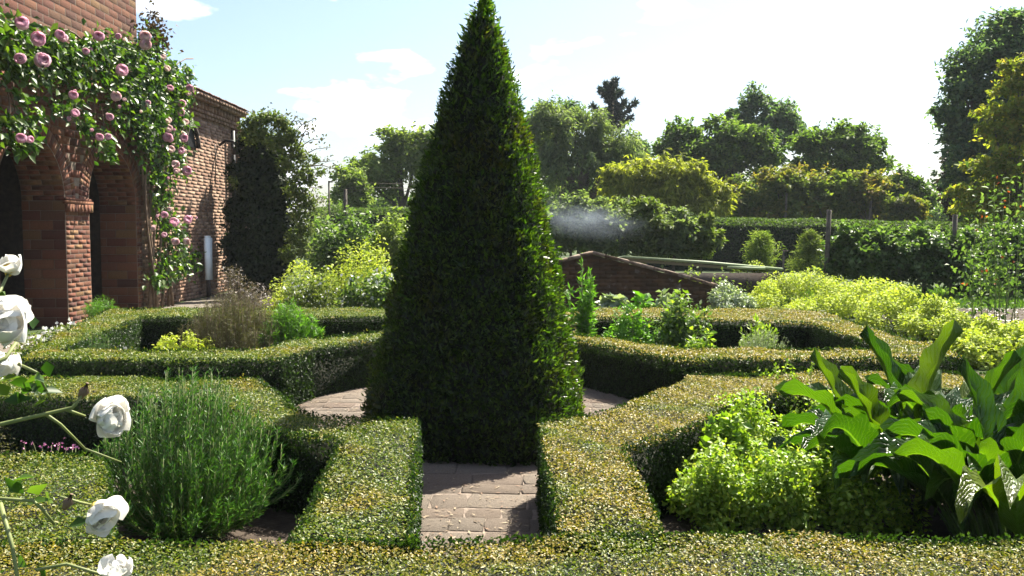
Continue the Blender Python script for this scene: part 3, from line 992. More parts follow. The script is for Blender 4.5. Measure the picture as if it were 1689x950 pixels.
def mound(name, label, cat, center, rx, ry, h, n, leaf, ratio, mat, group=None, up=.5, lumps=9, lump_r=.35, second=None, hollow=.55, z0=0.0, stems=14, stem_mat='stem_green'):
    """A leafy dome: lumps spread over the dome, leaves in each lump, light gaps between."""
    cx, cy = center
    root = empty(name, (cx, cy, z0), label, cat, group)
    P, Nn = [], []
    cl = []
    for k in range(lumps):
        u = unit(rng.normal(size=3)); u[2] = abs(u[2])
        rr = hollow + (1 - hollow) * rng.random() 
        cl.append(np.array([cx + u[0] * rx * rr, cy + u[1] * ry * rr, z0 + u[2] * h * (rr * .9)]))
    cl.append(np.array([cx, cy, z0 + h * .35]))
    sc = np.array([rx, ry, h])
    per = n // len(cl)
    for c in cl:
        d = rand_dirs(per)
        q = c + d * (sc * lump_r) * (rng.random((per, 1)) ** .4)
        P.append(q); Nn.append(d)
    P = np.concatenate(P); Nn = np.concatenate(Nn)
    P[:, 2] = np.maximum(P[:, 2], z0 + .01)
    N2 = unit(Nn * .6 + np.array([0, 0, up]) + rng.normal(size=P.shape) * .45)
    D = np.cross(N2, rand_dirs(len(P))) + Nn * .4
    s = leaf * rng.uniform(.6, 1.3, len(P))
    leaves('foliage', P, D, N2, s, s * ratio, L[mat], root)
    if second:
        m2, n2, l2 = second
        k = rng.choice(len(P), n2)
        Q = P[k] + Nn[k] * leaf * .8 + np.array([0, 0, leaf * .4])
        leaves('blossom', Q, rand_dirs(n2) + np.array([0, 0, .5]), rand_dirs(n2), l2 * rng.uniform(.7, 1.3, n2), l2 * .8, L[m2], root)
    if stems:
        ks = rng.choice(len(P), stems)
        base = np.c_[cx + rng.normal(0, rx * .15, stems), cy + rng.normal(0, ry * .15, stems), np.full(stems, z0)]
        stems_mesh(root, base, P[ks], max(.004, h * .015), .002, stem_mat)
    return root

def feather(name, label, cat, center, h, spread, n_stems, n_leaf, leaf, ratio, mat, group=None, lean=(0, 0), base_r=.06, stem_mat='stem_green', arch=.0, tip_only=.15, r_stem=.004, z0=0, angle=.6, fall=.45):
    """Upright stems that fan out from the base, clad in needles or small leaves."""
    cx, cy = center
    root = empty(name, (cx, cy, z0), label, cat, group)
    mb = MB(); P, D = [], []
    for k in range(n_stems):
        a = rng.uniform(0, 2 * math.pi); q = rng.random() ** .6
        b0 = np.array([cx + base_r * q * math.cos(a), cy + base_r * q * math.sin(a), z0])
        top = np.array([cx + lean[0] + spread * q * math.cos(a), cy + lean[1] + spread * q * math.sin(a), z0 + h * (1 - fall * q ** 2) * rng.uniform(.75, 1.05)])
        mid = b0 * .5 + top * .5 + np.array([math.cos(a), math.sin(a), 0]) * spread * q * arch + rng.normal(size=3) * h * .03
        t = np.linspace(0, 1, 6)[:, None]
        pts = (1 - t) ** 2 * b0 + 2 * t * (1 - t) * mid + t ** 2 * top
        mb.tube(pts[::1], np.linspace(r_stem, r_stem * .4, 6), 3)
        u = tip_only + (1 - tip_only) * rng.random((n_leaf, 1))
        pp = (1 - u) ** 2 * b0 + 2 * u * (1 - u) * mid + u ** 2 * top
        tg = unit(2 * (1 - u) * (mid - b0) + 2 * u * (top - mid))
        P.append(pp); D.append(tg * angle + rand_dirs(n_leaf) * (1 - angle * .5))
    mb.build('stem', M[stem_mat], root, kind='stuff')
    P = np.concatenate(P); D = np.concatenate(D)
    s = leaf * rng.uniform(.6, 1.25, len(P))
    leaves('foliage', P, D, rand_dirs(len(P)), s, s * ratio, L[mat], root)
    return root

# ---- front bed: rosemary
c = gz(320, 870, 0.0)
feather('rosemary_bush', 'big feathery green rosemary bush inside the front hedge', 'rosemary', (gz(318, 860, 0)[0], 4.78), .84, .60, 380, 95, .036, .15, 'rosemary', base_r=.16, arch=.38, tip_only=.1, r_stem=.0045, lean=(.02, .05), angle=.75, fall=.72)
mound('twiggy_herb', 'brown twiggy thyme with tiny purple flowers behind the low box block', 'herb', (gz(90, 735, 0)[0] + .1, 5.45), .36, .35, .5, 2600, .02, .3, 'fennel', second=('pinkflower', 30, .016), stems=60, stem_mat='stem_brown')
P0 = np.array([[gz(x, y, .45)[0], gz(x, y, .45)[1], .46] for x, y in [(40, 735), (55, 733), (85, 737), (95, 738), (100, 735), (120, 740), (125, 742), (70, 738), (110, 741)]])
rt = empty('pink_thrift', (float(P0[:, 0].mean()), float(P0[:, 1].mean()), 0), 'row of small pink flower heads above the low box block', 'flower')
stems_mesh(rt, P0 * np.array([1, 1, 0]) , P0, .004, .002)
q = np.repeat(P0, 5, 0) + rng.normal(size=(len(P0) * 5, 3)) * .009
leaves('flower_head', q, rand_dirs(len(q)), rand_dirs(len(q)), .014, .012, L['pinkflower'], rt)

# ---- front bed: mint and horseradish
for i, (px, py, rx, ry, h, n, lab) in enumerate([
        (1180, 845, .24, .26, .54, 2400, 'tall pale mint clump at the corner of the scorched hedge'),
        (1200, 878, .34, .30, .44, 5200, 'yellow green oregano mound next to the tall pale mint'),
        (1310, 874, .42, .34, .46, 6600, 'yellow green oregano mound in front of the horseradish'),
        (1430, 876, .38, .30, .40, 4600, 'low oregano mound half under the horseradish leaves'),
        (1260, 800, .44, .36, .54, 5600, 'taller flowering oregano behind the yellow green mounds'),
        (1370, 780, .46, .40, .56, 5600, 'shaded oregano at the back of the horseradish')]):
    X, Y = gz(px, py, 0)
    mound('oregano', lab, 'herb', (X, Y + .16), rx, ry, h, n, .034 if i else .06, .6, 'herb', 'oregano and mint clumps', lumps=22, lump_r=.30, second=('golden', n // 6, .018) if i else None, stems=40)
X, Y = gz(1300, 720, 0)
feather('flowering_mint', 'upright seed stalks of mint against the dark hedge side', 'herb', (X, Y), .60, .45, 44, 56, .034, .55, 'herb', arch=.05, base_r=.3, angle=.3)

def big_leaf(length, width, bend, petiole, ruffle, ph):
    """A horseradish leaf in its own space: grows along +Z, bends towards +X."""
    V, F, UV = [], [], []
    n, cols = 14, 5
    x, z, a = 0.0, 0.0, .08
    pts = []
    seg_p = petiole / 3
    for i in range(3):
        pts.append((x, z, a)); x += math.sin(a) * seg_p; z += math.cos(a) * seg_p; a += bend * .06
    spine = []
    for i in range(n):
        spine.append((x, z, a)); x += math.sin(a) * length / (n - 1); z += math.cos(a) * length / (n - 1); a += bend / (n - 1) * (.15 + 3.2 * (i / n) ** 2)
    for k, (px, pz, pa) in enumerate(pts + spine[:1]):
        w = .011 * (1 - .15 * k)
        for (dx, dy) in ((-1, -1), (1, -1), (1, 1), (-1, 1)):
            V.append((px + dx * w * math.cos(pa) * .6, dy * w, pz - dx * w * math.sin(pa) * .6)); UV.append((0, .5))
    for k in range(3):
        for j in range(4):
            F.append((k * 4 + j, k * 4 + (j + 1) % 4, k * 4 + 4 + (j + 1) % 4, k * 4 + 4 + j))
    b = len(V)
    for i, (px, pz, pa) in enumerate(spine):
        u = i / (n - 1)
        w = width * (math.sin(math.pi * min(1, .06 + .94 * u ** .8)) ** .75) * (1 if u < .97 else .35)
        for j in range(cols):
            v = j / (cols - 1) - .5
            lift = abs(v) * 2 * width * .38 + ruffle * abs(v) * 2 * math.sin(u * 22 + ph + (2 if v > 0 else 0))
            V.append((px - lift * math.cos(pa), v * w, pz + lift * math.sin(pa))); UV.append((u, v + .5))
    for i in range(n - 1):
        for j in range(cols - 1):
            F.append((b + i * cols + j, b + i * cols + j + 1, b + (i + 1) * cols + j + 1, b + (i + 1) * cols + j))
    me = mesh_from('leaf', V, F, None, smooth=True, uv=UV)
    me.materials.append(L['horse'])
    return me

def horseradish():
    variants = [big_leaf(random.uniform(.38, .60), random.uniform(.145, .205), bd, random.uniform(.16, .42), random.uniform(.014, .028), random.uniform(0, 6)) for bd in (.7, 1.0, 1.3, 1.6, 1.9, 2.2, 2.5, 2.8, .9, 1.4, 1.8, 2.3)]
    crowns = [((2.22, 5.1), 34, 'horseradish with broad glossy leaves arching over the oregano'), ((2.5, 4.6), 40, 'horseradish nearest the front hedge with tall upright glossy leaves'), ((2.62, 5.4), 46, 'tallest horseradish clump reaching above the scorched hedge'), ((3.05, 4.95), 40, 'horseradish clump at the outer side of the bed')]
    crowns.append(((2.42, 4.25), 30, 'horseradish clump tight against the front hedge in deep shade'))
    for (x, y), k, lab in crowns:
        root = empty('horseradish', (x, y, 0), lab, 'horseradish', 'horseradish clumps')
        for i in range(k):
            a = 2 * math.pi * (i * .382) + random.uniform(-.3, .3)
            q = math.sqrt((i + .5) / k)
            put('leaf', variants[int(q * 7.9) if random.random() < .5 else random.randrange(12)], root, (x + .24 * q * math.cos(a), y + .24 * q * math.sin(a), 0), (random.uniform(-.2, .2), q * .36 * random.uniform(.3, 1.4), a), random.uniform(.85, 1.12) * (1.12 - .2 * q))
horseradish()

# ---- back bed by the arches
def ground_at(px, d): return ((px - CX) / FPX * d, d)
feather('bronze_fennel', 'hazy grey brown bronze fennel filling the bed by the arches', 'fennel', ground_at(385, 9.75), .95, .56, 320, 100, .05, .06, 'fennel', base_r=.5, arch=.1, stem_mat='stem_brown', angle=.3)
feather('asparagus_fern', 'bright emerald feathery tuft beside the bronze fennel', 'fern', ground_at(478, 9.9), .82, .36, 150, 80, .06, .16, 'bright', arch=.25, angle=.4)
mound('golden_marjoram', 'small golden marjoram cushion at the front of the fennel bed', 'herb', ground_at(295, 9.2), .42, .30, .58, 3800, .034, .55, 'golden', lumps=26, lump_r=.2, hollow=.8)
feather('young_fennel', 'small pale green fennel tuft on the corner of the green hedge', 'fennel', ground_at(150, 8.9), .66, .22, 40, 60, .045, .06, 'rosemary', arch=.15, angle=.4)
feather('garden_fern', 'soft green fern at the foot of the brick pier', 'fern', ground_at(165, 14.9), .5, .3, 60, 60, .06, .12, 'bright', arch=.3, angle=.4)
feather('bed_seedling', 'tiny green sprig standing alone at the end of the fennel bed', 'herb', ground_at(592, 10.6), .42, .07, 8, 40, .04, .25, 'bright')
mound('purple_sage', 'grey purple twiggy sage mound at the end of the brick wall', 'shrub', ground_at(395, 16.2), .55, .6, .85, 3600, .06, .22, 'purple', stems=60, stem_mat='stem_brown')
mound('purple_sage', 'smaller grey purple sage below the pale board', 'shrub', ground_at(430, 15.0), .35, .45, .55, 1800, .05, .22, 'purple', stems=40, stem_mat='stem_brown')

# ---- back bed behind the pyramid
feather('lovage', 'tall leafy lovage standing close behind the pyramid', 'lovage', ground_at(963, 10.6), 1.22, .2, 20, 60, .10, .3, 'bright', base_r=.12, angle=.25, arch=.05, r_stem=.008)
mound('sage_bush', 'broad leafy sage bush in the middle of the santolina bed', 'sage', ground_at(1118, 10.2), .36, .34, .88, 1700, .075, .42, 'berry', second=('herb', 160, .06))
mound('sage_bush', 'low spreading sage next to the lovage', 'sage', ground_at(1040, 10.2), .45, .34, .66, 2600, .065, .4, 'bright')
mound('sage_bush', 'small pale sage below the dark inner hedge side', 'sage', ground_at(1160, 9.7), .22, .2, .58, 1100, .06, .5, 'herb')
feather('santolina', 'silver grey santolina tuft at the front of the bed', 'santolina', ground_at(1262, 9.0), .62, .34, 220, 50, .03, .14, 'silver', base_r=.15)
feather('lime_sprig', 'lime green sprigs rising out of the silver santolina', 'herb', ground_at(1255, 9.35), .74, .24, 34, 40, .05, .4, 'herb')

# cabbages in a row behind the browned hedge
for i, (px, lab) in enumerate([(1010, 'blue green cabbage at the lovage end of the row behind the browned hedge'), (1040, 'second cabbage from the lovage behind the browned hedge'), (1072, 'large cabbage in the middle of the row behind the browned hedge'), (1100, 'cabbage partly hidden by the sage bush behind the browned hedge')]):
    mound('cabbage', lab, 'cabbage', ground_at(px, 13.4), .25, .22, .62, 420, .14, .8, 'silver' if i != 2 else 'bright', 'cabbages behind the browned hedge', lumps=6)

# ------------------------------------------------------------------ cold frame of brown brick
def cold_frame():
    d = 17.0
    root = empty('cold_frame', (2.3, d, 0), 'low brown brick cold frame wall with a sloping tiled coping', 'cold frame')
    top = [at(880, 452, d), at(925, 430, d), at(978, 416, d), at(1060, 437, d), at(1130, 455, d), at(1190, 473, d), at(1215, 500, d)]
    xs = np.array([p[0] for p in top]); zs = np.array([p[2] for p in top])
    mb = MB(); T = .24
    n = len(top)
    V = [(x, d, 0) for x in xs] + [(x, d, z - .05) for x, z in zip(xs, zs)] + [(x, d + T, 0) for x in xs] + [(x, d + T, z - .05) for x, z in zip(xs, zs)]
    F = []
    for i in range(n - 1):
        F += [(i, i + 1, n + i + 1, n + i), (2 * n + i, 3 * n + i, 3 * n + i + 1, 2 * n + i + 1), (n + i, n + i + 1, 3 * n + i + 1, 3 * n + i)]
    F += [(0, n, 3 * n, 2 * n), (n - 1, 3 * n - 1 - 0, 4 * n - 1, 2 * n - 1)]
    F[-1] = (n - 1, 3 * n - 1, 4 * n - 1, 2 * n - 1)
    mb.add(V, F); mb.build('wall', M['brick_brown'], root)
    br = MB(); z = 0; row = 0
    while z < 1.3:
        x = xs[0] + (.11 if row % 2 else 0)
        while x < xs[-1]:
            zt = np.interp(x + .11, xs, zs)
            if z + .075 < zt - .05:
                br.box((x + .11, d - .001 + random.uniform(-.004, .003), z + .037), (.218, .03, .069))
            x += .222
        z += .075; row += 1
    br.build('brickwork', M['brick_brown'], root, kind='stuff')
    L_ = np.r_[0, np.cumsum(np.hypot(np.diff(xs), np.diff(zs)))]
    for s in np.arange(.12, L_[-1], .235):
        x, z = np.interp(s, L_, xs), np.interp(s, L_, zs)
        x2, z2 = np.interp(min(s + .05, L_[-1]), L_, xs), np.interp(min(s + .05, L_[-1]), L_, zs)
        t = MB(); t.box((0, 0, 0), (.225, .36, .06), jig=.008)
        o = t.build('coping_tile', M['coping'], None)
        o.parent = root; o.location = Vector((x, d + T / 2 - .02, z - .01)) - root.location
        o.rotation_euler = (random.uniform(-.03, .03), -math.atan2(z2 - z, max(x2 - x, .001)), random.uniform(-.03, .03))
    # glazed lights running away behind the wall
    gl = MB()
    y0, y1 = 20.2, 22.2
    p0, p1 = at(1030, 424, y0), at(1290, 444, y0)
    q0, q1 = at(1030, 424, y0) + [0, 2.2, -.12], p1 + np.array([.2, 1.8, -.12])
    gl.add([p0 - [0, 0, .03], p1 - [0, 0, .03], q1 - [0, 0, .03], q0 - [0, 0, .03]], [(0, 1, 2, 3)]); gl.build('glass_light', M['glass'], root)
    fr = MB(); fr.tube([p0, (p0 + p1) / 2 + [0, 0, .02], p1], .034, 6); fr.tube([q0, q1], .02, 6); fr.tube([p0, q0], .03, 6); fr.tube([p1, q1], .03, 6)
    fr.build('frame_rail', M['glass_frame'], root)
    f2 = MB(); c0 = at(1200, 441, y0 - .6); c1 = at(1262, 443, y0 - .6)
    f2.tube([c0, c1], .03, 6); f2.build('lower_rail', M['glass_frame'], root)
    base = MB(); base.box(((p0[0] + p1[0]) / 2, y0 + .1, .35), (p1[0] - p0[0], .12, .55)); base.build('front_wall', M['dark_wood'], root)
cold_frame()

# ------------------------------------------------------------------ lady's mantle along the border
for (px, d, rx, ry, h, lab) in [
        (1240, 21.0, .75, .9, .80, 'lime yellow mound of blossom at the far end by the glazed frame'),
        (1205, 15.8, .45, .6, .62, 'pale green feathery mound at the foot of the cold frame'),
        (1320, 19.0, .85, .9, .80, 'high lime yellow mound below the split fence post'),
        (1270, 16.3, .60, .8, .60, 'lime yellow mound leaning over the browned hedge corner'),
        (1385, 17.2, .80, .9, .74, 'lime yellow mound third along the border from the glazed frame'),
        (1440, 15.6, .80, .9, .74, 'broad lime yellow mound in the middle of the border'),
        (1490, 14.2, .66, .8, .66, 'lime yellow mound with a dark gap under it'),
        (1545, 13.3, .52, .7, .58, 'last lime yellow mound before the bare soil'),
        (1635, 11.4, .5, .5, .46, 'separate low lime yellow mound above the horseradish'),
        (1600, 10.7, .42, .4, .42, 'low lime yellow mound peeping over the corner of the browned hedge'),
        (1700, 10.5, .46, .4, .44, 'lime yellow mound directly behind the tallest horseradish leaves'),
        (1720, 11.6, .5, .5, .46, 'lime yellow mound at the very end past the horseradish')]:
    x, y = ground_at(px, d)
    mound('ladys_mantle', lab, 'flower clump', (x, y), rx, ry, h, 5200, .05, .75, 'alch' if px != 1205 else 'silver', "lady's mantle along the border", lumps=22, lump_r=.28, up=.8, hollow=.7, stems=20)

# ------------------------------------------------------------------ borders on the left behind the beds
mound('ladys_mantle', 'lime yellow blossom heap behind the white flowering shrub', 'flower clump', ground_at(615, 17.5), 1.0, .9, 1.35, 6000, .06, .7, 'alch', "lady's mantle along the border", lumps=22, lump_r=.3, up=.8)
mound('ladys_mantle', 'lime yellow blossom heap beside the dark climber', 'flower clump', ground_at(520, 17.8), .9, .9, 1.1, 4600, .06, .7, 'alch', "lady's mantle along the border", lumps=20, lump_r=.3, up=.8)
mound('white_shrub', 'green shrub dotted with white flowers beside the pyramid', 'shrub', ground_at(618, 14.2), .48, .45, 1.12, 3000, .085, .55, 'berry', lumps=14, second=('whiteflower', 150, .07))
mound('variegated_shrub', 'speckled grey and white shrub at the edge of the dark climber', 'shrub', ground_at(505, 14.6), .62, .5, 1.0, 4200, .06, .5, 'loose', lumps=16, second=('whiteflower', 260, .05))
mound('yellow_daisy', 'low plant with yellow green leaves at the foot of the speckled shrub', 'shrub', ground_at(455, 14.4), .3, .3, .62, 900, .06, .5, 'golden')
mound('bean_row', 'leafy green bean row in front of the far hedge', 'shrub', ground_at(580, 23.5), 1.1, 1.0, 2.05, 5200, .13, .6, 'berry', lumps=18)
mound('bean_row', 'leafy bean row partly behind the pyramid', 'shrub', ground_at(655, 22.5), .9, .9, 2.0, 4200, .13, .6, 'tree_light', lumps=16)
mound('grey_shrub', 'pale grey green shrub beyond the dark climber', 'shrub', ground_at(525, 27), .6, .6, 2.8, 3600, .10, .4, 'willow', lumps=16)

# ------------------------------------------------------------------ dark climber on the end of the wall
def dark_climber():
    root = empty('wall_climber', (-6.3, 23.2, 0), 'huge dark evergreen climber bulging from the end of the brick wall', 'climber')
    P, Nn = [], []
    def lump(px, py, r, d, k):
        c = at(px, py, d); rr = r / 1500 * d
        dirs = rand_dirs(k)
        P.append(c + dirs * rr * (rng.random((k, 1)) ** .35) * np.array([1, .9, 1])); Nn.append(dirs)
    for px, py, r, k in [(418, 240, 28, 1200), (440, 262, 34, 1600), (425, 308, 46, 2200), (455, 318, 36, 1600), (425, 368, 52, 2400), (462, 378, 34, 1500), (425, 424, 46, 2200), (452, 432, 34, 1500), (405, 452, 30, 900), (440, 462, 26, 700), (398, 285, 24, 800), (394, 345, 26, 900), (392, 405, 28, 900), (388, 440, 20, 500)]:
        lump(px, py, r, 22.6, k)
    P_, N_ = np.concatenate(P), np.concatenate(Nn)
    P_[:, 2] = np.maximum(P_[:, 2], .02)
    N2 = unit(N_ + rng.normal(size=P_.shape) * .5)
    s = rng.uniform(.08, .17, len(P_))
    leaves('dark_foliage', P_, np.cross(N2, rand_dirs(len(P_))) + [0, 0, -.2], N2, s, s * .6, L['dark'], root)
    P, Nn = [], []
    for px, py, r, k in [(404, 208, 12, 130), (420, 200, 13, 150), (436, 194, 12, 130), (452, 198, 14, 170), (468, 206, 14, 170), (430, 216, 18, 260), (452, 232, 20, 300), (470, 226, 18, 260), (484, 224, 12, 110), (484, 248, 18, 260), (500, 258, 13, 120), (474, 270, 18, 260), (498, 286, 18, 240), (512, 296, 11, 80), (486, 312, 18, 240), (502, 328, 17, 220), (514, 340, 11, 80), (492, 352, 18, 240), (504, 376, 16, 200), (488, 392, 18, 240), (500, 412, 14, 170), (476, 420, 16, 200), (520, 262, 8, 40), (528, 284, 8, 40), (410, 225, 14, 160), (384, 300, 9, 70)]:
        lump(px, py, r, 21.85, int(k * 1.3))
    P_, N_ = np.concatenate(P), np.concatenate(Nn)
    s = rng.uniform(.06, .13, len(P_))
    leaves('lit_loose_foliage', P_, rand_dirs(len(P_)), N_ + [0, 0, .6], s, s * .55, L['loose'], root)  # outer sprays in a lighter leaf colour that stands in for sun on them
    tw = MB(); Q = []
    for px0, py0, px1, py1 in [(470, 225, 492, 190), (485, 235, 520, 212), (495, 260, 545, 243), (500, 280, 552, 265), (490, 250, 510, 205), (500, 300, 545, 285), (450, 215, 478, 188), (495, 320, 530, 310), (440, 205, 446, 180), (425, 205, 415, 183), (465, 210, 500, 200), (490, 245, 536, 228), (505, 275, 556, 280), (480, 225, 520, 195), (505, 340, 535, 330)]:
        a, b = at(px0, py0, 22.2), at(px1, py1, 22.0)
        tw.tube([a, (a + b) / 2 + [0, 0, .08], b], [.02, .012, .005], 4)
        t = rng.random((26, 1)); Q.append(a + (b - a) * t + rng.normal(size=(26, 3)) * .05 + [0, 0, .05])
    tw.tube([(-6.5, 23.0, 0), (-6.4, 22.9, 2), (-6.2, 22.8, 3.6)], [.12, .09, .05], 6)
    tw.build('branch', M['stem_brown'], root)
    Q = np.concatenate(Q)
    leaves('twig_leaf', Q, rand_dirs(len(Q)), rand_dirs(len(Q)), .09, .045, L['fennel'], root)
dark_climber()

# ------------------------------------------------------------------ posts
def post(px, py0, d, lab, w=.11, lean=0, h_extra=0, cap=False):
    x = (px - CX) / FPX * d
    zt = at(px, py0, d)[2]
    root = empty('wooden_post', (x, d, 0), lab, 'post', 'fruit wire posts')
    m = MB()
    m.tube([(x, d, -.02), (x + lean * .5, d, zt * .5), (x + lean, d, zt)], [w * .55, w * .5, w * .45], 8)
    m.build('shaft', M['post'], root)
    if cap:
        m = MB(); m.box((x + lean + .05, d, zt - .03), (w * 2.2, .03, .04)); m.build('cross_arm', M['post'], root)
    return root
post(1362, 346, 21, 'split grey post standing in front of the dark hedge above the lime mounds', .12, .06)
post(1572, 354, 21, 'weathered post among the berry bushes below the tall tree', .12, .02)
post(571, 312, 24, 'dark post rising from the bean row against the round tree', .10)
post(544, 298, 25, 'thin dark pole near the climber with a short arm', .05, cap=True)
post(1292, 412, 21, 'short stake with a pale cap between the feathery conifers', .05, cap=True)

# wires between the bean posts
wr = empty('fruit_wire', (-3.2, 24, 2.3), 'pair of wires strung before the round tree', 'wire')
for zz in (302, 309):
    m = MB(); m.tube([at(571, zz + 10, 24), at(612, zz, 24.4), at(690, zz + 2, 25)], .005, 4); m.build('strand', M['post'], wr)

# ------------------------------------------------------------------ trees
def tree(name, label, base, lobes, mat, leaf=.22, n=9000, trunk_r=.22, cat='tree', group='trees beyond the far hedge', clump=.2, ratio=.55, weep=0.0, trunk_top=None, shell=.55, sub=34, flat=.8, bark='bark'):
    """Tapered trunk, a limb to every lobe, leaves in clumps through the lobes' outer volume."""
    bx, by = base
    root = empty(name, (bx, by, 0), label, cat, group)
    mb = MB()
    lobes = [(np.array(c, float), np.array(r, float)) for c, r in lobes]
    zc = np.mean([c[2] for c, r in lobes]); ctr = np.mean([c for c, r in lobes], 0)
    tt = np.array([bx * .3 + ctr[0] * .7, by, trunk_top or zc])
    b0 = np.array([bx, by, 0.])
    mb.tube([b0, b0 * .5 + tt * .5 + [.1 * trunk_r, 0, 0], tt], [trunk_r, trunk_r * .8, trunk_r * .45], 7)
    for c, r in lobes:
        s = b0 * .45 + tt * .55
        mb.tube([s, (s + c) / 2 + [0, 0, .1 * r[2]], c + [0, 0, r[2] * .4]], [trunk_r * .45, trunk_r * .3, trunk_r * .08], 5)
    mb.build('trunk', M[bark], root)
    vol = np.array([np.prod(r) ** (2 / 3) for c, r in lobes]); vol /= vol.sum()
    P, Nn = [], []
    for (c, r), w in zip(lobes, vol):
        total = int(n * 1.5 * w)
        boughs = []
        for k in range(9):
            u = rand_dirs(1)[0]
            if rng.random() < .45: u[2] = abs(u[2])
            boughs.append((c + u * r * rng.uniform(.45, .98), r * rng.uniform(.26, .5) * np.array([1, 1, flat])))
        boughs.append((c, r * .62))
        per = max(10, int(total / 10 / 9))
        for bc, br in boughs:
            for q in range(9):
                u = rand_dirs(1)[0]
                if rng.random() < .6: u[2] = abs(u[2])
                cc = bc + u * br * rng.uniform(.6, 1.12)
                g = rng.normal(size=(per, 3)) * br * clump * rng.uniform(.8, 1.9)
                ns = per * 2 // 5          # part of each clump runs out along a twig
                tw_ = unit(u + np.array([0, 0, .35]) + rng.normal(size=3) * .5)
                g[:ns] = tw_ * (rng.random((ns, 1)) ** .8) * np.mean(br) * rng.uniform(.6, 1.5) + rng.normal(size=(ns, 3)) * np.mean(br) * .09
                P.append(cc + g); Nn.append(np.tile(u, (per, 1)) * .5 + unit(g) * .5)
    P = np.concatenate(P); Nn = np.concatenate(Nn)
    P[:, 2] = np.maximum(P[:, 2], .05)
    N2 = unit(Nn * .6 + [0, 0, .5] + rng.normal(size=P.shape) * .45)
    D = np.cross(N2, rand_dirs(len(P))) + Nn * .3 + np.array([0, 0, -weep])
    s = leaf * .95 * rng.uniform(.6, 1.35, len(P))
    leaves('crown', P, D, N2, s, s * ratio, L[mat], root)
    return root

def lobe(px, py, rx, ry, d, depth=None):
    c = at(px, py, d)
    return (c, (rx / FPX * d, (depth or (rx + ry) / 2) / FPX * d, ry / FPX * d))
def bxy(px, d): return ((px - CX) / FPX * d, d)

d = 45
tree('round_tree', 'round pale green tree behind the bean rows beside the pyramid', bxy(670, d), [lobe(640, 285, 50, 38, d), lobe(690, 260, 50, 48, d), lobe(620, 310, 45, 35, d), lobe(600, 300, 30, 28, d), lobe(720, 300, 50, 50, d), lobe(660, 240, 35, 28, d)], 'tree_light', .24, 11000)
tree('small_tree', 'small light green tree at the edge of the round tree', bxy(578, 42), [lobe(580, 310, 26, 30, 42), lobe(562, 325, 18, 22, 42), lobe(596, 330, 20, 24, 42)], 'tree_light', .2, 3500, .1)
d = 43
tree('willow_tree', 'grey green willow with upright plumes beyond the cold frame', bxy(960, d), [lobe(905, 220, 30, 45, d), lobe(945, 215, 34, 42, d), lobe(985, 230, 34, 45, d), lobe(1020, 260, 34, 45, d), lobe(920, 280, 38, 50, d), lobe(965, 285, 42, 50, d), lobe(1010, 300, 40, 45, d), lobe(885, 260, 26, 50, d), lobe(1045, 275, 20, 30, d)], 'willow', .26, 15000, .3, ratio=.3, weep=.5, flat=1.1)
tree('blue_green_tree', 'dark blue green tree at the back of the willow', bxy(915, 52), [lobe(900, 205, 32, 36, 52), lobe(940, 205, 30, 36, 52), lobe(890, 260, 36, 55, 52), lobe(1050, 255, 24, 26, 52)], 'teal', .26, 5200)

def monkey_puzzle():
    d = 60
    bx, by = bxy(1008, d)
    root = empty('monkey_puzzle', (bx, by, 0), 'dark spiky conifer with whorled arms poking above the willow', 'tree', 'trees beyond the far hedge')
    mb = MB(); zt = at(1008, 140, d)[2]
    mb.tube([(bx, by, 0), (bx, by, zt)], [.3, .06], 7)
    P, D = [], []
    arms = []
    for (px, py, ex, ey) in [(1008, 205, 1048, 168), (1008, 205, 1030, 165), (1006, 200, 975, 175), (1008, 190, 1028, 190), (1006, 170, 990, 150), (1008, 165, 1026, 148), (1007, 150, 1012, 136), (1006, 180, 984, 190), (1008, 215, 1040, 195), (1006, 218, 970, 200), (1007, 158, 1000, 138), (1008, 175, 1030, 172)]:
        a, b = at(px, py, d), at(ex, ey, d)
        b[1] += random.uniform(-1, 1)
        mb.tube([a, (a + b) / 2 - [0, 0, .15], b], [.09, .07, .04], 5)
        t = rng.random((170, 1)); q = a + (b - a) * t
        P.append(q); D.append(rand_dirs(170) + unit(b - a) * .6)
    t = rng.random((500, 1)); P.append(at(1008, 215, d) + (at(1008, 138, d) - at(1008, 215, d)) * t); D.append(rand_dirs(500) + [0, 0, .4])
    mb.build('trunk', M['bark'], root)
    P, D = np.concatenate(P), np.concatenate(D)
    leaves('crown', P, D, rand_dirs(len(P)), .42, .12, L['conifer'], root)
monkey_puzzle()

d = 38
tree('weeping_tree', 'golden green weeping tree cascading over the clipped hedge', bxy(1110, d), [lobe(1100, 298, 50, 30, d), lobe(1040, 296, 38, 22, d), lobe(1150, 312, 38, 28, d), lobe(1095, 325, 45, 32, d), lobe(1015, 288, 26, 12, d), lobe(1185, 328, 26, 26, d), lobe(1050, 328, 40, 30, d), lobe(1135, 285, 26, 16, d), lobe(1075, 280, 26, 14, d), lobe(1010, 310, 20, 18, d), lobe(1150, 345, 50, 18, d)], 'gold_tree', .26, 13000, .14, ratio=.3, weep=.55, flat=1.0)
d = 50
tree('broad_tree', 'dark green broad tree behind the golden weeping tree', bxy(1180, d), [lobe(1130, 250, 40, 38, d), lobe(1175, 240, 42, 38, d), lobe(1220, 240, 42, 36, d), lobe(1150, 280, 50, 34, d), lobe(1215, 280, 46, 34, d), lobe(1250, 265, 36, 40, d), lobe(1100, 262, 24, 22, d)], 'tree', .27, 13000)
d = 58
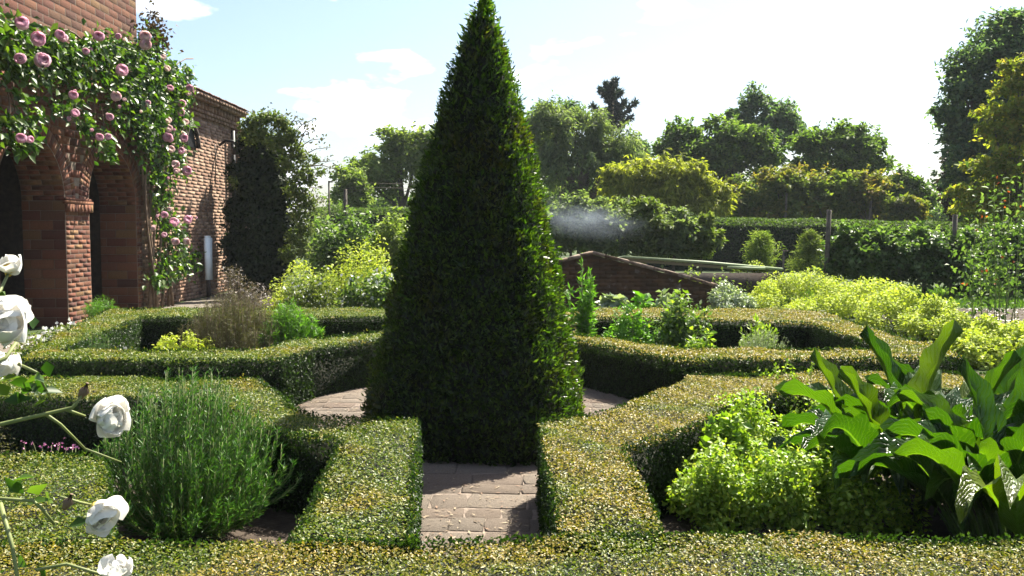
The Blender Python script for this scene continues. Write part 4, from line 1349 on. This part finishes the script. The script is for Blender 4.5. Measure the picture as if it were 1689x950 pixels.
tree('tall_tree', 'tall blue green tree topping the distant tree group', bxy(1265, d), [lobe(1245, 185, 26, 30, d), lobe(1275, 205, 34, 32, d), lobe(1300, 230, 28, 32, d), lobe(1225, 220, 24, 28, d), lobe(1208, 195, 8, 12, d), lobe(1250, 240, 44, 34, d), lobe(1310, 208, 12, 14, d)], 'teal', .3, 9500, clump=.18)
d = 50
tree('broad_tree', 'dark green broad tree with a sparse crown beside the tall blue green one', bxy(1395, d), [lobe(1340, 245, 34, 28, d), lobe(1385, 240, 38, 32, d), lobe(1425, 250, 36, 36, d), lobe(1400, 280, 48, 34, d), lobe(1345, 280, 40, 34, d), lobe(1440, 285, 28, 28, d)], 'tree', .27, 11000, clump=.18)
tree('small_tree', 'low dark tree where the far skyline drops away', bxy(1490, 48), [lobe(1485, 315, 26, 30, 48), lobe(1515, 340, 24, 24, 48), lobe(1465, 330, 28, 28, 48)], 'tree', .25, 5000)
d = 42
for i, (px, py, rx, ry, lab) in enumerate([(1222, 332, 36, 30, 'bronze and green shrub next to the golden weeping tree'), (1290, 314, 40, 38, 'tall bronze shrub below the broad trees'), (1362, 318, 36, 32, 'dark bronze shrub behind the split post'), (1425, 324, 36, 36, 'orange bronze shrub behind the clipped hedge'), (1492, 346, 30, 20, 'green bronze shrub at the end of the clipped hedge')]):
    tree('bronze_shrub', lab, bxy(px, d - (i % 2)), [lobe(px, py, rx, ry, d), lobe(px - rx * .5, py + ry * .4, rx * .7, ry * .7, d), lobe(px + rx * .5, py + ry * .4, rx * .7, ry * .7, d), lobe(px, py + ry * .9, rx * 1.1, ry * .6, d), lobe(px - rx * random.uniform(.1, .6), py - ry * random.uniform(.3, .6), rx * .35, ry * .5, d), lobe(px + rx * random.uniform(.1, .6), py - ry * random.uniform(.1, .5), rx * .3, ry * .45, d)], 'bronze', .22, 7000, .1, 'shrub', 'bronze shrubs behind the clipped hedge')
d = 40
tree('tall_tree', 'very tall dark tree towering over the yellow maple', bxy(1635, d), [lobe(1645, 75, 42, 50, d), lobe(1670, 60, 30, 36, d), lobe(1610, 115, 40, 44, d), lobe(1650, 130, 56, 60, d), lobe(1590, 165, 36, 32, d), lobe(1562, 190, 24, 14, d), lobe(1625, 190, 58, 64, d), lobe(1580, 225, 30, 22, d), lobe(1630, 250, 60, 66, d), lobe(1615, 310, 56, 66, d), lobe(1680, 120, 50, 80, d), lobe(1690, 220, 60, 90, d), lobe(1592, 130, 22, 22, d), lobe(1650, 320, 60, 60, d), lobe(1600, 260, 34, 60, d)], 'teal', .25, 21000, .4, clump=.26)
d = 43
tree('copper_tree', 'narrow dark copper tree at the edge of the tall dark tree', bxy(1575, d), [lobe(1572, 270, 14, 26, d), lobe(1572, 310, 16, 32, d), lobe(1578, 345, 18, 26, d), lobe(1582, 250, 14, 24, d)], 'copper', .2, 5000, .12)
d = 30
tree('yellow_maple', 'yellow green maple with layered leaves beside the tall dark tree', bxy(1680, d), [lobe(1680, 150, 36, 16, d), lobe(1660, 195, 46, 20, d), lobe(1640, 220, 34, 16, d), lobe(1680, 245, 50, 22, d), lobe(1640, 280, 44, 18, d), lobe(1600, 320, 36, 16, d), lobe(1670, 310, 50, 26, d), lobe(1720, 200, 60, 90, d), lobe(1610, 350, 44, 20, d), lobe(1680, 350, 50, 26, d), lobe(1690, 110, 30, 16, d)], 'maple', .17, 15000, .2, clump=.24, flat=.45)

# far wood closing the gaps under the crowns: a mass of leaves on a low bank
def far_wood():
    P = []
    for px0, px1, top, d, k in [(540, 780, 322, 70, 9000), (860, 1130, 300, 72, 9000), (1100, 1330, 300, 75, 8000), (1300, 1500, 318, 75, 7000), (1460, 1560, 352, 75, 2500), (1560, 1800, 330, 70, 7000)]:
        px = rng.uniform(px0, px1, k)
        zt = at(0, top, d)[2] + .5 * np.sin(px * .11) + .35 * np.sin(px * .31 + 1)
        P.append(np.c_[(px - CX) / FPX * d, d + rng.uniform(0, 5, k), rng.random(k) ** .8 * zt])
    P = np.concatenate(P)
    leaves('woodland', P, rand_dirs(len(P)), rand_dirs(len(P)) + [0, -.4, .6], rng.uniform(.3, .6, len(P)), .28, L['tree'])
far_wood()

# ------------------------------------------------------------------ far clipped hedges
def far_hedge(label, pts, top, leaf=.10, dens=620):
    root = empty('yew_hedge', (pts[0][0], pts[0][1], 0), label, 'hedge', 'tall clipped hedges at the back')
    V, F = [], []
    T, B, BH = 1.3, .5, .26          # thickness, depth and height of the sloping shoulder
    n = len(pts)
    for (x, y), z in zip(pts, top): V += [(x, y + .05, 0), (x, y + .05, z - BH - .05), (x, y + B, z - .06), (x, y + T, z - .06), (x, y + T, 0)]
    for i in range(n - 1):
        for k in range(4): F.append((i * 5 + k, i * 5 + k + 1, i * 5 + 6 + k, i * 5 + 5 + k))
    F += [(0, 1, 2, 3, 4), tuple((n - 1) * 5 + k for k in (4, 3, 2, 1, 0))]
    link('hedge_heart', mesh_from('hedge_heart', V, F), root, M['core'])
    side, tp = [[], []], [[], []]
    for i in range(n - 1):
        a, b = np.array(pts[i]), np.array(pts[i + 1]); ln = np.linalg.norm(b - a)
        m = int(ln * top[i] * dens); u = rng.random(m)
        x, y = a[0] + (b[0] - a[0]) * u, a[1] + (b[1] - a[1]) * u
        zt = top[i] + (top[i + 1] - top[i]) * u
        side[0].append(np.c_[x, y + rng.normal(0, .03, m), rng.random(m) * (zt - BH)]); side[1].append(np.tile([0, -1., .2], (m, 1)))
        m = int(ln * T * dens * 1.3); u = rng.random(m); w = rng.random(m) * T
        x, y = a[0] + (b[0] - a[0]) * u, a[1] + (b[1] - a[1]) * u
        zt = top[i] + (top[i + 1] - top[i]) * u - np.maximum(0, B - w) / B * BH + .03 * np.sin(x * 2.3) * np.sin(x * .7) + rng.normal(0, .025, m)
        tp[0].append(np.c_[x, y + w, zt]); tp[1].append(np.tile([0, -.3, 1.], (m, 1)))
    for nm, (P, N), mt in (('side_foliage', side, 'hedge_far'), ('top_foliage', tp, 'hedge_far_sunlit')):
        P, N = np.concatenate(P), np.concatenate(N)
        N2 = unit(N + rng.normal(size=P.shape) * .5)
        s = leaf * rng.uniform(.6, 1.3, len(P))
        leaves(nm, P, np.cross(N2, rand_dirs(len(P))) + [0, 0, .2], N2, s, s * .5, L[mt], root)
a = [at(px, 0, d)[:2] for px, d in ((1075, 36), (1250, 35), (1420, 34), (1600, 33), (1780, 32))]
far_hedge('long dark clipped hedge with a sunlit flat top below the bronze shrubs', [tuple(p) for p in a], [at(1075, 358, 36)[2], at(1250, 362, 35)[2], at(1420, 365, 34)[2], at(1600, 370, 33)[2], at(1780, 372, 32)[2]])
a = [at(px, 0, d)[:2] for px, d in ((505, 37), (620, 37), (760, 37))]
far_hedge('far clipped hedge showing as a dark band behind the bean rows', [tuple(p) for p in a], [at(505, 344, 37)[2], at(620, 344, 37)[2], at(760, 344, 37)[2]])

# ------------------------------------------------------------------ orchard and berry bushes in the middle distance
d = 26
for px, py, rx, ry, mt, lab in [(940, 365, 40, 48, 'willow', 'misty grey green fruit tree nearest the pyramid'), (1000, 372, 38, 46, 'willow', 'grey green fruit tree with the mist drifting past'), (1055, 375, 40, 44, 'loose', 'grey green fruit tree behind the cold frame peak'), (1110, 385, 38, 40, 'willow', 'fruit tree in front of the hedge end'), (1155, 395, 26, 32, 'loose', 'smallest fruit tree above the end of the cold frame coping')]:
    tree('fruit_tree', lab, bxy(px, d), [lobe(px, py, rx, ry * .8, d), lobe(px - rx * .4, py + ry * .4, rx * .7, ry * .6, d), lobe(px + rx * .4, py + ry * .3, rx * .7, ry * .6, d), lobe(px, py + ry * .85, rx * .95, ry * .45, d), lobe(px + rx * random.uniform(-.5, .5), py - ry * random.uniform(.3, .8), rx * .4, ry * .5, d)], mt, .15, 3600, .05, 'fruit tree', 'fruit trees behind the cold frame')
d = 25
for px, lab in [(1255, 'feathery olive conifer nearest the glazed frame'), (1335, 'feathery olive conifer next to the split post')]:
    tree('feathery_conifer', lab, bxy(px, d), [lobe(px, 430, 28, 28, d), lobe(px, 410, 20, 24, d), lobe(px, 398, 10, 16, d), lobe(px - 10, 440, 30, 20, d)], 'tree_light' if px < 1300 else 'loose', .13, 2200, .05, 'conifer', 'feathery conifers', ratio=.16)
d = 21
for px, py, rx, ry, lab in [(1410, 425, 40, 46, 'berry bush just beyond the split post'), (1465, 420, 42, 46, 'berry bush in the middle of the row'), (1525, 425, 42, 50, 'berry bush on the near side of the weathered post'), (1600, 430, 46, 54, 'berry bush on the far side of the weathered post'), (1670, 425, 46, 56, 'berry bush behind the red tipped rose stems')]:
    tree('berry_bush', lab, bxy(px, d), [lobe(px, py, rx, ry * .8, d), lobe(px - rx * .4, py + ry * .5, rx * .8, ry * .7, d), lobe(px + rx * .4, py + ry * .5, rx * .8, ry * .7, d), lobe(px - rx * .3, py - ry * .5, rx * .5, ry * .5, d), lobe(px + rx * .4, py - ry * .4, rx * .5, ry * .4, d)], 'berry', .13, 4600, .05, 'berry bush', 'berry bushes along the wires', ratio=.62)
# vine over the cold frame coping
mound('trailing_vine', 'light green vine sprays trailing over the cold frame coping', 'vine', (bxy(1150, 17.6)[0], 17.6), .75, .35, 1.15, 620, .075, .6, 'tree_light', lumps=10, lump_r=.22, hollow=.9)

# grass strip and lawn beyond the lime border
n = 24000
P = np.c_[rng.uniform(5.5, 18, n), rng.uniform(18.2, 24, n), np.zeros(n)]
leaves('grass', P, np.c_[rng.normal(0, .35, n), rng.normal(0, .35, n), np.ones(n)], rand_dirs(n), rng.uniform(.06, .16, n), .022, L['grass'])
n = 1500
P = np.c_[rng.uniform(6.6, 12, n), rng.uniform(14.6, 18, n), np.full(n, .02)]
leaves('fallen_debris', P, rand_dirs(n) * np.array([1, 1, .15]), np.tile([0, 0, 1.], (n, 1)), rng.uniform(.05, .16, n), .04, L['purple'])
# pale fallen petals on the gravel below the arches
n = 260
P = np.c_[rng.uniform(-7.1, -5.5, n), rng.uniform(8.5, 15, n), np.full(n, .012)]
leaves('fallen_petals', P, rand_dirs(n) * np.array([1, 1, .1]), np.tile([0, 0, 1.], (n, 1)), .07, .06, L['whiteflower'])
# low ground plants between hedge and building
mound('edging_plant', 'low grey green edging plant between the arches and the hedge', 'plant', ground_at(75, 10.2), .7, 1.2, .34, 2600, .05, .5, 'loose', second=('whiteflower', 240, .06))

mound('edging_plant', 'grey green edging plant hard against the corner of the hedge by the first arch', 'plant', ground_at(48, 8.9), .5, .7, .36, 2200, .045, .5, 'loose', second=('whiteflower', 240, .05))
mound('edging_plant', 'white speckled edging plant below the middle brick pier', 'plant', ground_at(120, 12.6), .5, .9, .3, 2000, .05, .5, 'loose', second=('whiteflower', 220, .06))

# ------------------------------------------------------------------ tall rose stems with red tips on the right
def tall_stem(name, label, base, tops, d, mat='berry', n_leaf=110, leaf=.095):
    root = empty(name, (base[0], base[1], 0), label, 'climbing plant', 'staked rose stems')
    mb = MB(); P = []; T = []
    for (px, py) in tops:
        t = at(px, py, d); b0 = np.array([base[0] + random.uniform(-.08, .08), base[1], 0.])
        b0[0] = b0[0] * .4 + t[0] * .6
        mid = (b0 + t) / 2 + rng.normal(size=3) * .08
        u = np.linspace(0, 1, 7)[:, None]
        mb.tube((1 - u) ** 2 * b0 + 2 * u * (1 - u) * mid + u ** 2 * t, np.linspace(.010, .004, 7), 4)
        u = rng.uniform(.3, 1, (n_leaf, 1))
        P.append((1 - u) ** 2 * b0 + 2 * u * (1 - u) * mid + u ** 2 * t + rng.normal(size=(n_leaf, 3)) * .2)
        T.append(t)
    mb.build('stem', M['stem_green'], root)
    P = np.concatenate(P)
    leaves('foliage', P, rand_dirs(len(P)) + [0, 0, -.3], rand_dirs(len(P)) + [0, -.4, .8], leaf * rng.uniform(.6, 1.3, len(P)), leaf * .6, L[mat], root)
    T = np.repeat(np.array(T), 2, 0) + rng.normal(size=(len(T) * 2, 3)) * .06
    leaves('red_tip', T, rand_dirs(len(T)), rand_dirs(len(T)), .06, .04, L['red'], root)
tall_stem('rose_cane', 'tallest leafy rose canes with red young tips at the edge of the garden', bxy(1660, 14), [(1640, 300), (1665, 320), (1690, 290), (1655, 345), (1680, 350)], 14)
tall_stem('rose_cane', 'shorter leafy rose cane in front of the weathered post', bxy(1620, 14.5), [(1625, 350), (1608, 390), (1635, 380)], 14.5)
tall_stem('rose_cane', 'low rose canes standing on the bare soil', bxy(1640, 13.6), [(1620, 440), (1665, 430), (1645, 460), (1600, 470)], 13.6, n_leaf=40)

# ------------------------------------------------------------------ white rose in front
def petal(width, length, cup, ruffle):
    V, F, n, m = [], [], 8, 7
    ph = random.uniform(0, 6)
    for i in range(n):
        u = i / (n - 1)
        w = width * (.22 + .78 * math.sin(math.pi * (.1 + .55 * u)))
        for j in range(m):
            v = j / (m - 1) - .5
            edge = (u ** 2) * ruffle * math.sin(7 * v + ph) + ruffle * abs(v) * 1.2 * math.sin(6 * u + ph)
            tip = 1 - .30 * (2 * v) ** 2 * u ** 2
            V.append((length * u * tip * math.cos(cup * u), v * w * (1 - .10 * u), length * u * tip * math.sin(cup * u) - .006 * max(0, u - .7) / .3 + edge + (v * v) * width * .75))
    for i in range(n - 1):
        for j in range(m - 1):
            F.append((i * m + j, i * m + j + 1, (i + 1) * m + j + 1, (i + 1) * m + j))
    me = mesh_from('petal', V, F, [random.random()] * len(V), smooth=True)
    me.materials.append(M['petal_white'])
    return me
petals = [petal(random.uniform(.042, .056), random.uniform(.046, .058), random.uniform(.6, 1.4), random.uniform(.0015, .005)) for _ in range(8)]

def white_rose():
    root = empty('white_rose', (-1.05, 1.75, 0), 'white rose bush with open ruffled blooms and arching stems before the box hedge', 'rose')
    flowers = [(14, 447, 1.75, (.35, -.6, .5), .80, 7), (2, 540, 1.45, (.5, -.75, .2), 1.35, 16), (28, 512, 1.6, (.5, .1, .8), .55, 5), (5, 595, 1.5, (.4, -.8, -.2), .8, 7), (166, 690, 1.55, (.8, -.5, .12), 1.05, 18), (160, 838, 1.55, (.55, -.6, -.3), 1.02, 16), (192, 948, 1.45, (.2, -.5, .8), .75, 9)]
    stems = MB(); P = []
    for px, py, d, aimv, sc, npet in flowers:
        c = at(px, py, d)
        q = Vector(aimv).normalized()
        fl = MB(); fl.tube([c - np.array(q) * .012, c + np.array(q) * .014], [.006, .009], 8)
        f = fl.build('flower', M['pollen'], root)
        rotq = q.to_track_quat('Z', 'Y')
        for k in range(npet):
            a = 2 * math.pi * k * .382 + random.uniform(-.15, .15)
            o = bpy.data.objects.new('petal', random.choice(petals)); COL.objects.link(o)
            o.parent = f
            inner = k / npet
            tilt = Matrix.Rotation(a, 3, 'Z') @ Matrix.Rotation(-inner * .9 + .1 + random.uniform(-.2, .2), 3, 'Y')
            o.matrix_basis = (Matrix.Translation(Vector(c)) @ (rotq.to_matrix() @ tilt).to_4x4() @ Matrix.Diagonal((sc * (1 - .3 * inner),) * 3 + (1,)))
            o.matrix_basis = Matrix.Translation(Vector(PLOC(root)) * 0) @ o.matrix_basis
        back = c - np.array(q) * .03
    def stem(pts, r=.0035): stems.tube([at(*p) for p in pts], np.linspace(r, r * .7, len(pts)), 5)
    stem([(-120, 720, 1.5), (0, 700, 1.5), (75, 683, 1.5), (120, 672, 1.5), (138, 648, 1.52)], .004)
    stem([(75, 683, 1.5), (100, 700, 1.52), (140, 740, 1.55)], .003)
    stem([(110, 676, 1.5), (140, 686, 1.55)], .003)
    stem([(140, 740, 1.55), (200, 762, 1.6)], .002)
    stem([(-100, 815, 1.5), (0, 822, 1.5), (55, 826, 1.5), (70, 840, 1.5), (90, 865, 1.52)], .0035)
    stem([(0, 830, 1.45), (20, 900, 1.42), (35, 990, 1.4)], .004)
    stem([(60, 940, 1.42), (110, 930, 1.42), (160, 945, 1.44), (185, 955, 1.45)], .003)
    stem([(30, 600, 1.5), (62, 615, 1.5), (85, 660, 1.52)], .003)
    stem([(-60, 620, 1.4), (10, 590, 1.48), (30, 560, 1.5)], .004)
    stem([(-60, 520, 1.6), (0, 480, 1.7), (14, 450, 1.75)], .004)
    stem([(100, 820, 1.5), (130, 828, 1.53), (150, 832, 1.55)], .003)
    stems.tube([(-1.05, 1.75, 0), (-1.05, 1.7, .6), at(-60, 700, 1.5)], [.012, .01, .006], 6)
    stems.tube([(-1.05, 1.75, 0), (-1.1, 1.7, .9), at(-60, 560, 1.5)], [.012, .01, .006], 6)
    stems.tube([(-1.0, 1.65, 0), (-1.0, 1.6, .5), at(-100, 815, 1.5)], [.012, .01, .006], 6)
    stems.tube([(-1.0, 1.55, 0), (-.95, 1.5, .5), at(35, 990, 1.4)], [.012, .01, .006], 6)
    stems.build('stem', M['stem_green'], root)
    for px, py, d in [(139, 645, 1.52), (113, 828, 1.5)]:
        bud = MB()
        c = at(px, py, d); bud.tube([c - [.008, 0, .012], c, c + [.006, 0, .014]], [.004, .009, .003], 7)
        bud.build('bud', M['stem_brown'], root)
    lf = [(25, 640, 1.5), (50, 635, 1.5), (10, 650, 1.48), (55, 838, 1.5), (40, 815, 1.5), (15, 560, 1.55), (70, 620, 1.5), (48, 645, 1.5), (5, 480, 1.72), (20, 940, 1.42), (45, 945, 1.42), (150, 870, 1.55)]
    P = np.array([at(*p) for p in lf]); P = np.repeat(P, 3, 0) + rng.normal(size=(len(P) * 3, 3)) * .014
    leaves('leaflet', P, rand_dirs(len(P)) + [.3, 0, -.2], rand_dirs(len(P)) + [0, -.3, .6], rng.uniform(.025, .045, len(P)), .022, L['rose'], root)
white_rose()

# ------------------------------------------------------------------ drifting mist from the garden sprinkler
def mist():
    d = 21.0
    c = at(965, 362, d)
    bpy.ops.mesh.primitive_uv_sphere_add(segments=24, ring_count=12, radius=1)
    o = bpy.context.object; o.name = 'mist'; o.data.name = 'mist'
    o.location = c; o.scale = (125 / FPX * d, .9, 40 / FPX * d)
    o.rotation_euler = (0, R(8), 0)
    m, t, out_ = nodes('water_mist')
    v = t.nodes.new('ShaderNodeVolumePrincipled')
    v.inputs['Color'].default_value = (.74, .86, 1, 1)
    v.inputs['Anisotropy'].default_value = .45
    g = t.nodes.new('ShaderNodeTexCoord')
    ln = t.nodes.new('ShaderNodeVectorMath'); ln.operation = 'LENGTH'
    t.links.new(g.outputs['Object'], ln.inputs[0])
    fall = ramp(t, ln.outputs['Value'], [(0, (1, 1, 1)), (.4, (.4, .4, .4)), (.7, (.08, .08, .08)), (.95, (0, 0, 0))])
    nn = ramp(t, noise(t, 2.2, 5), [(.38, (.05, .05, .05)), (.62, (1, 1, 1))])
    dens = math_node(t, 'MULTIPLY', math_node(t, 'MULTIPLY', fall, nn), .5)
    t.links.new(dens, v.inputs['Density'])
    t.links.new(v.outputs[0], out_.inputs['Volume'])
    o.data.materials.clear(); o.data.materials.append(m)
    o['kind'] = 'stuff'
mist()

def haze():
    m, t, o_ = nodes('summer_haze')
    v = t.nodes.new('ShaderNodeVolumePrincipled')
    v.inputs['Color'].default_value = (.86, .93, 1, 1)
    v.inputs['Density'].default_value = .00035
    v.inputs['Anisotropy'].default_value = 0
    t.links.new(v.outputs[0], o_.inputs['Volume'])
    b = MB(); b.box((0, 320, 7.5), (810, 770, 17))
    o = b.build('haze', m, None)
    o['kind'] = 'stuff'
haze()
bpy.context.view_layer.update()
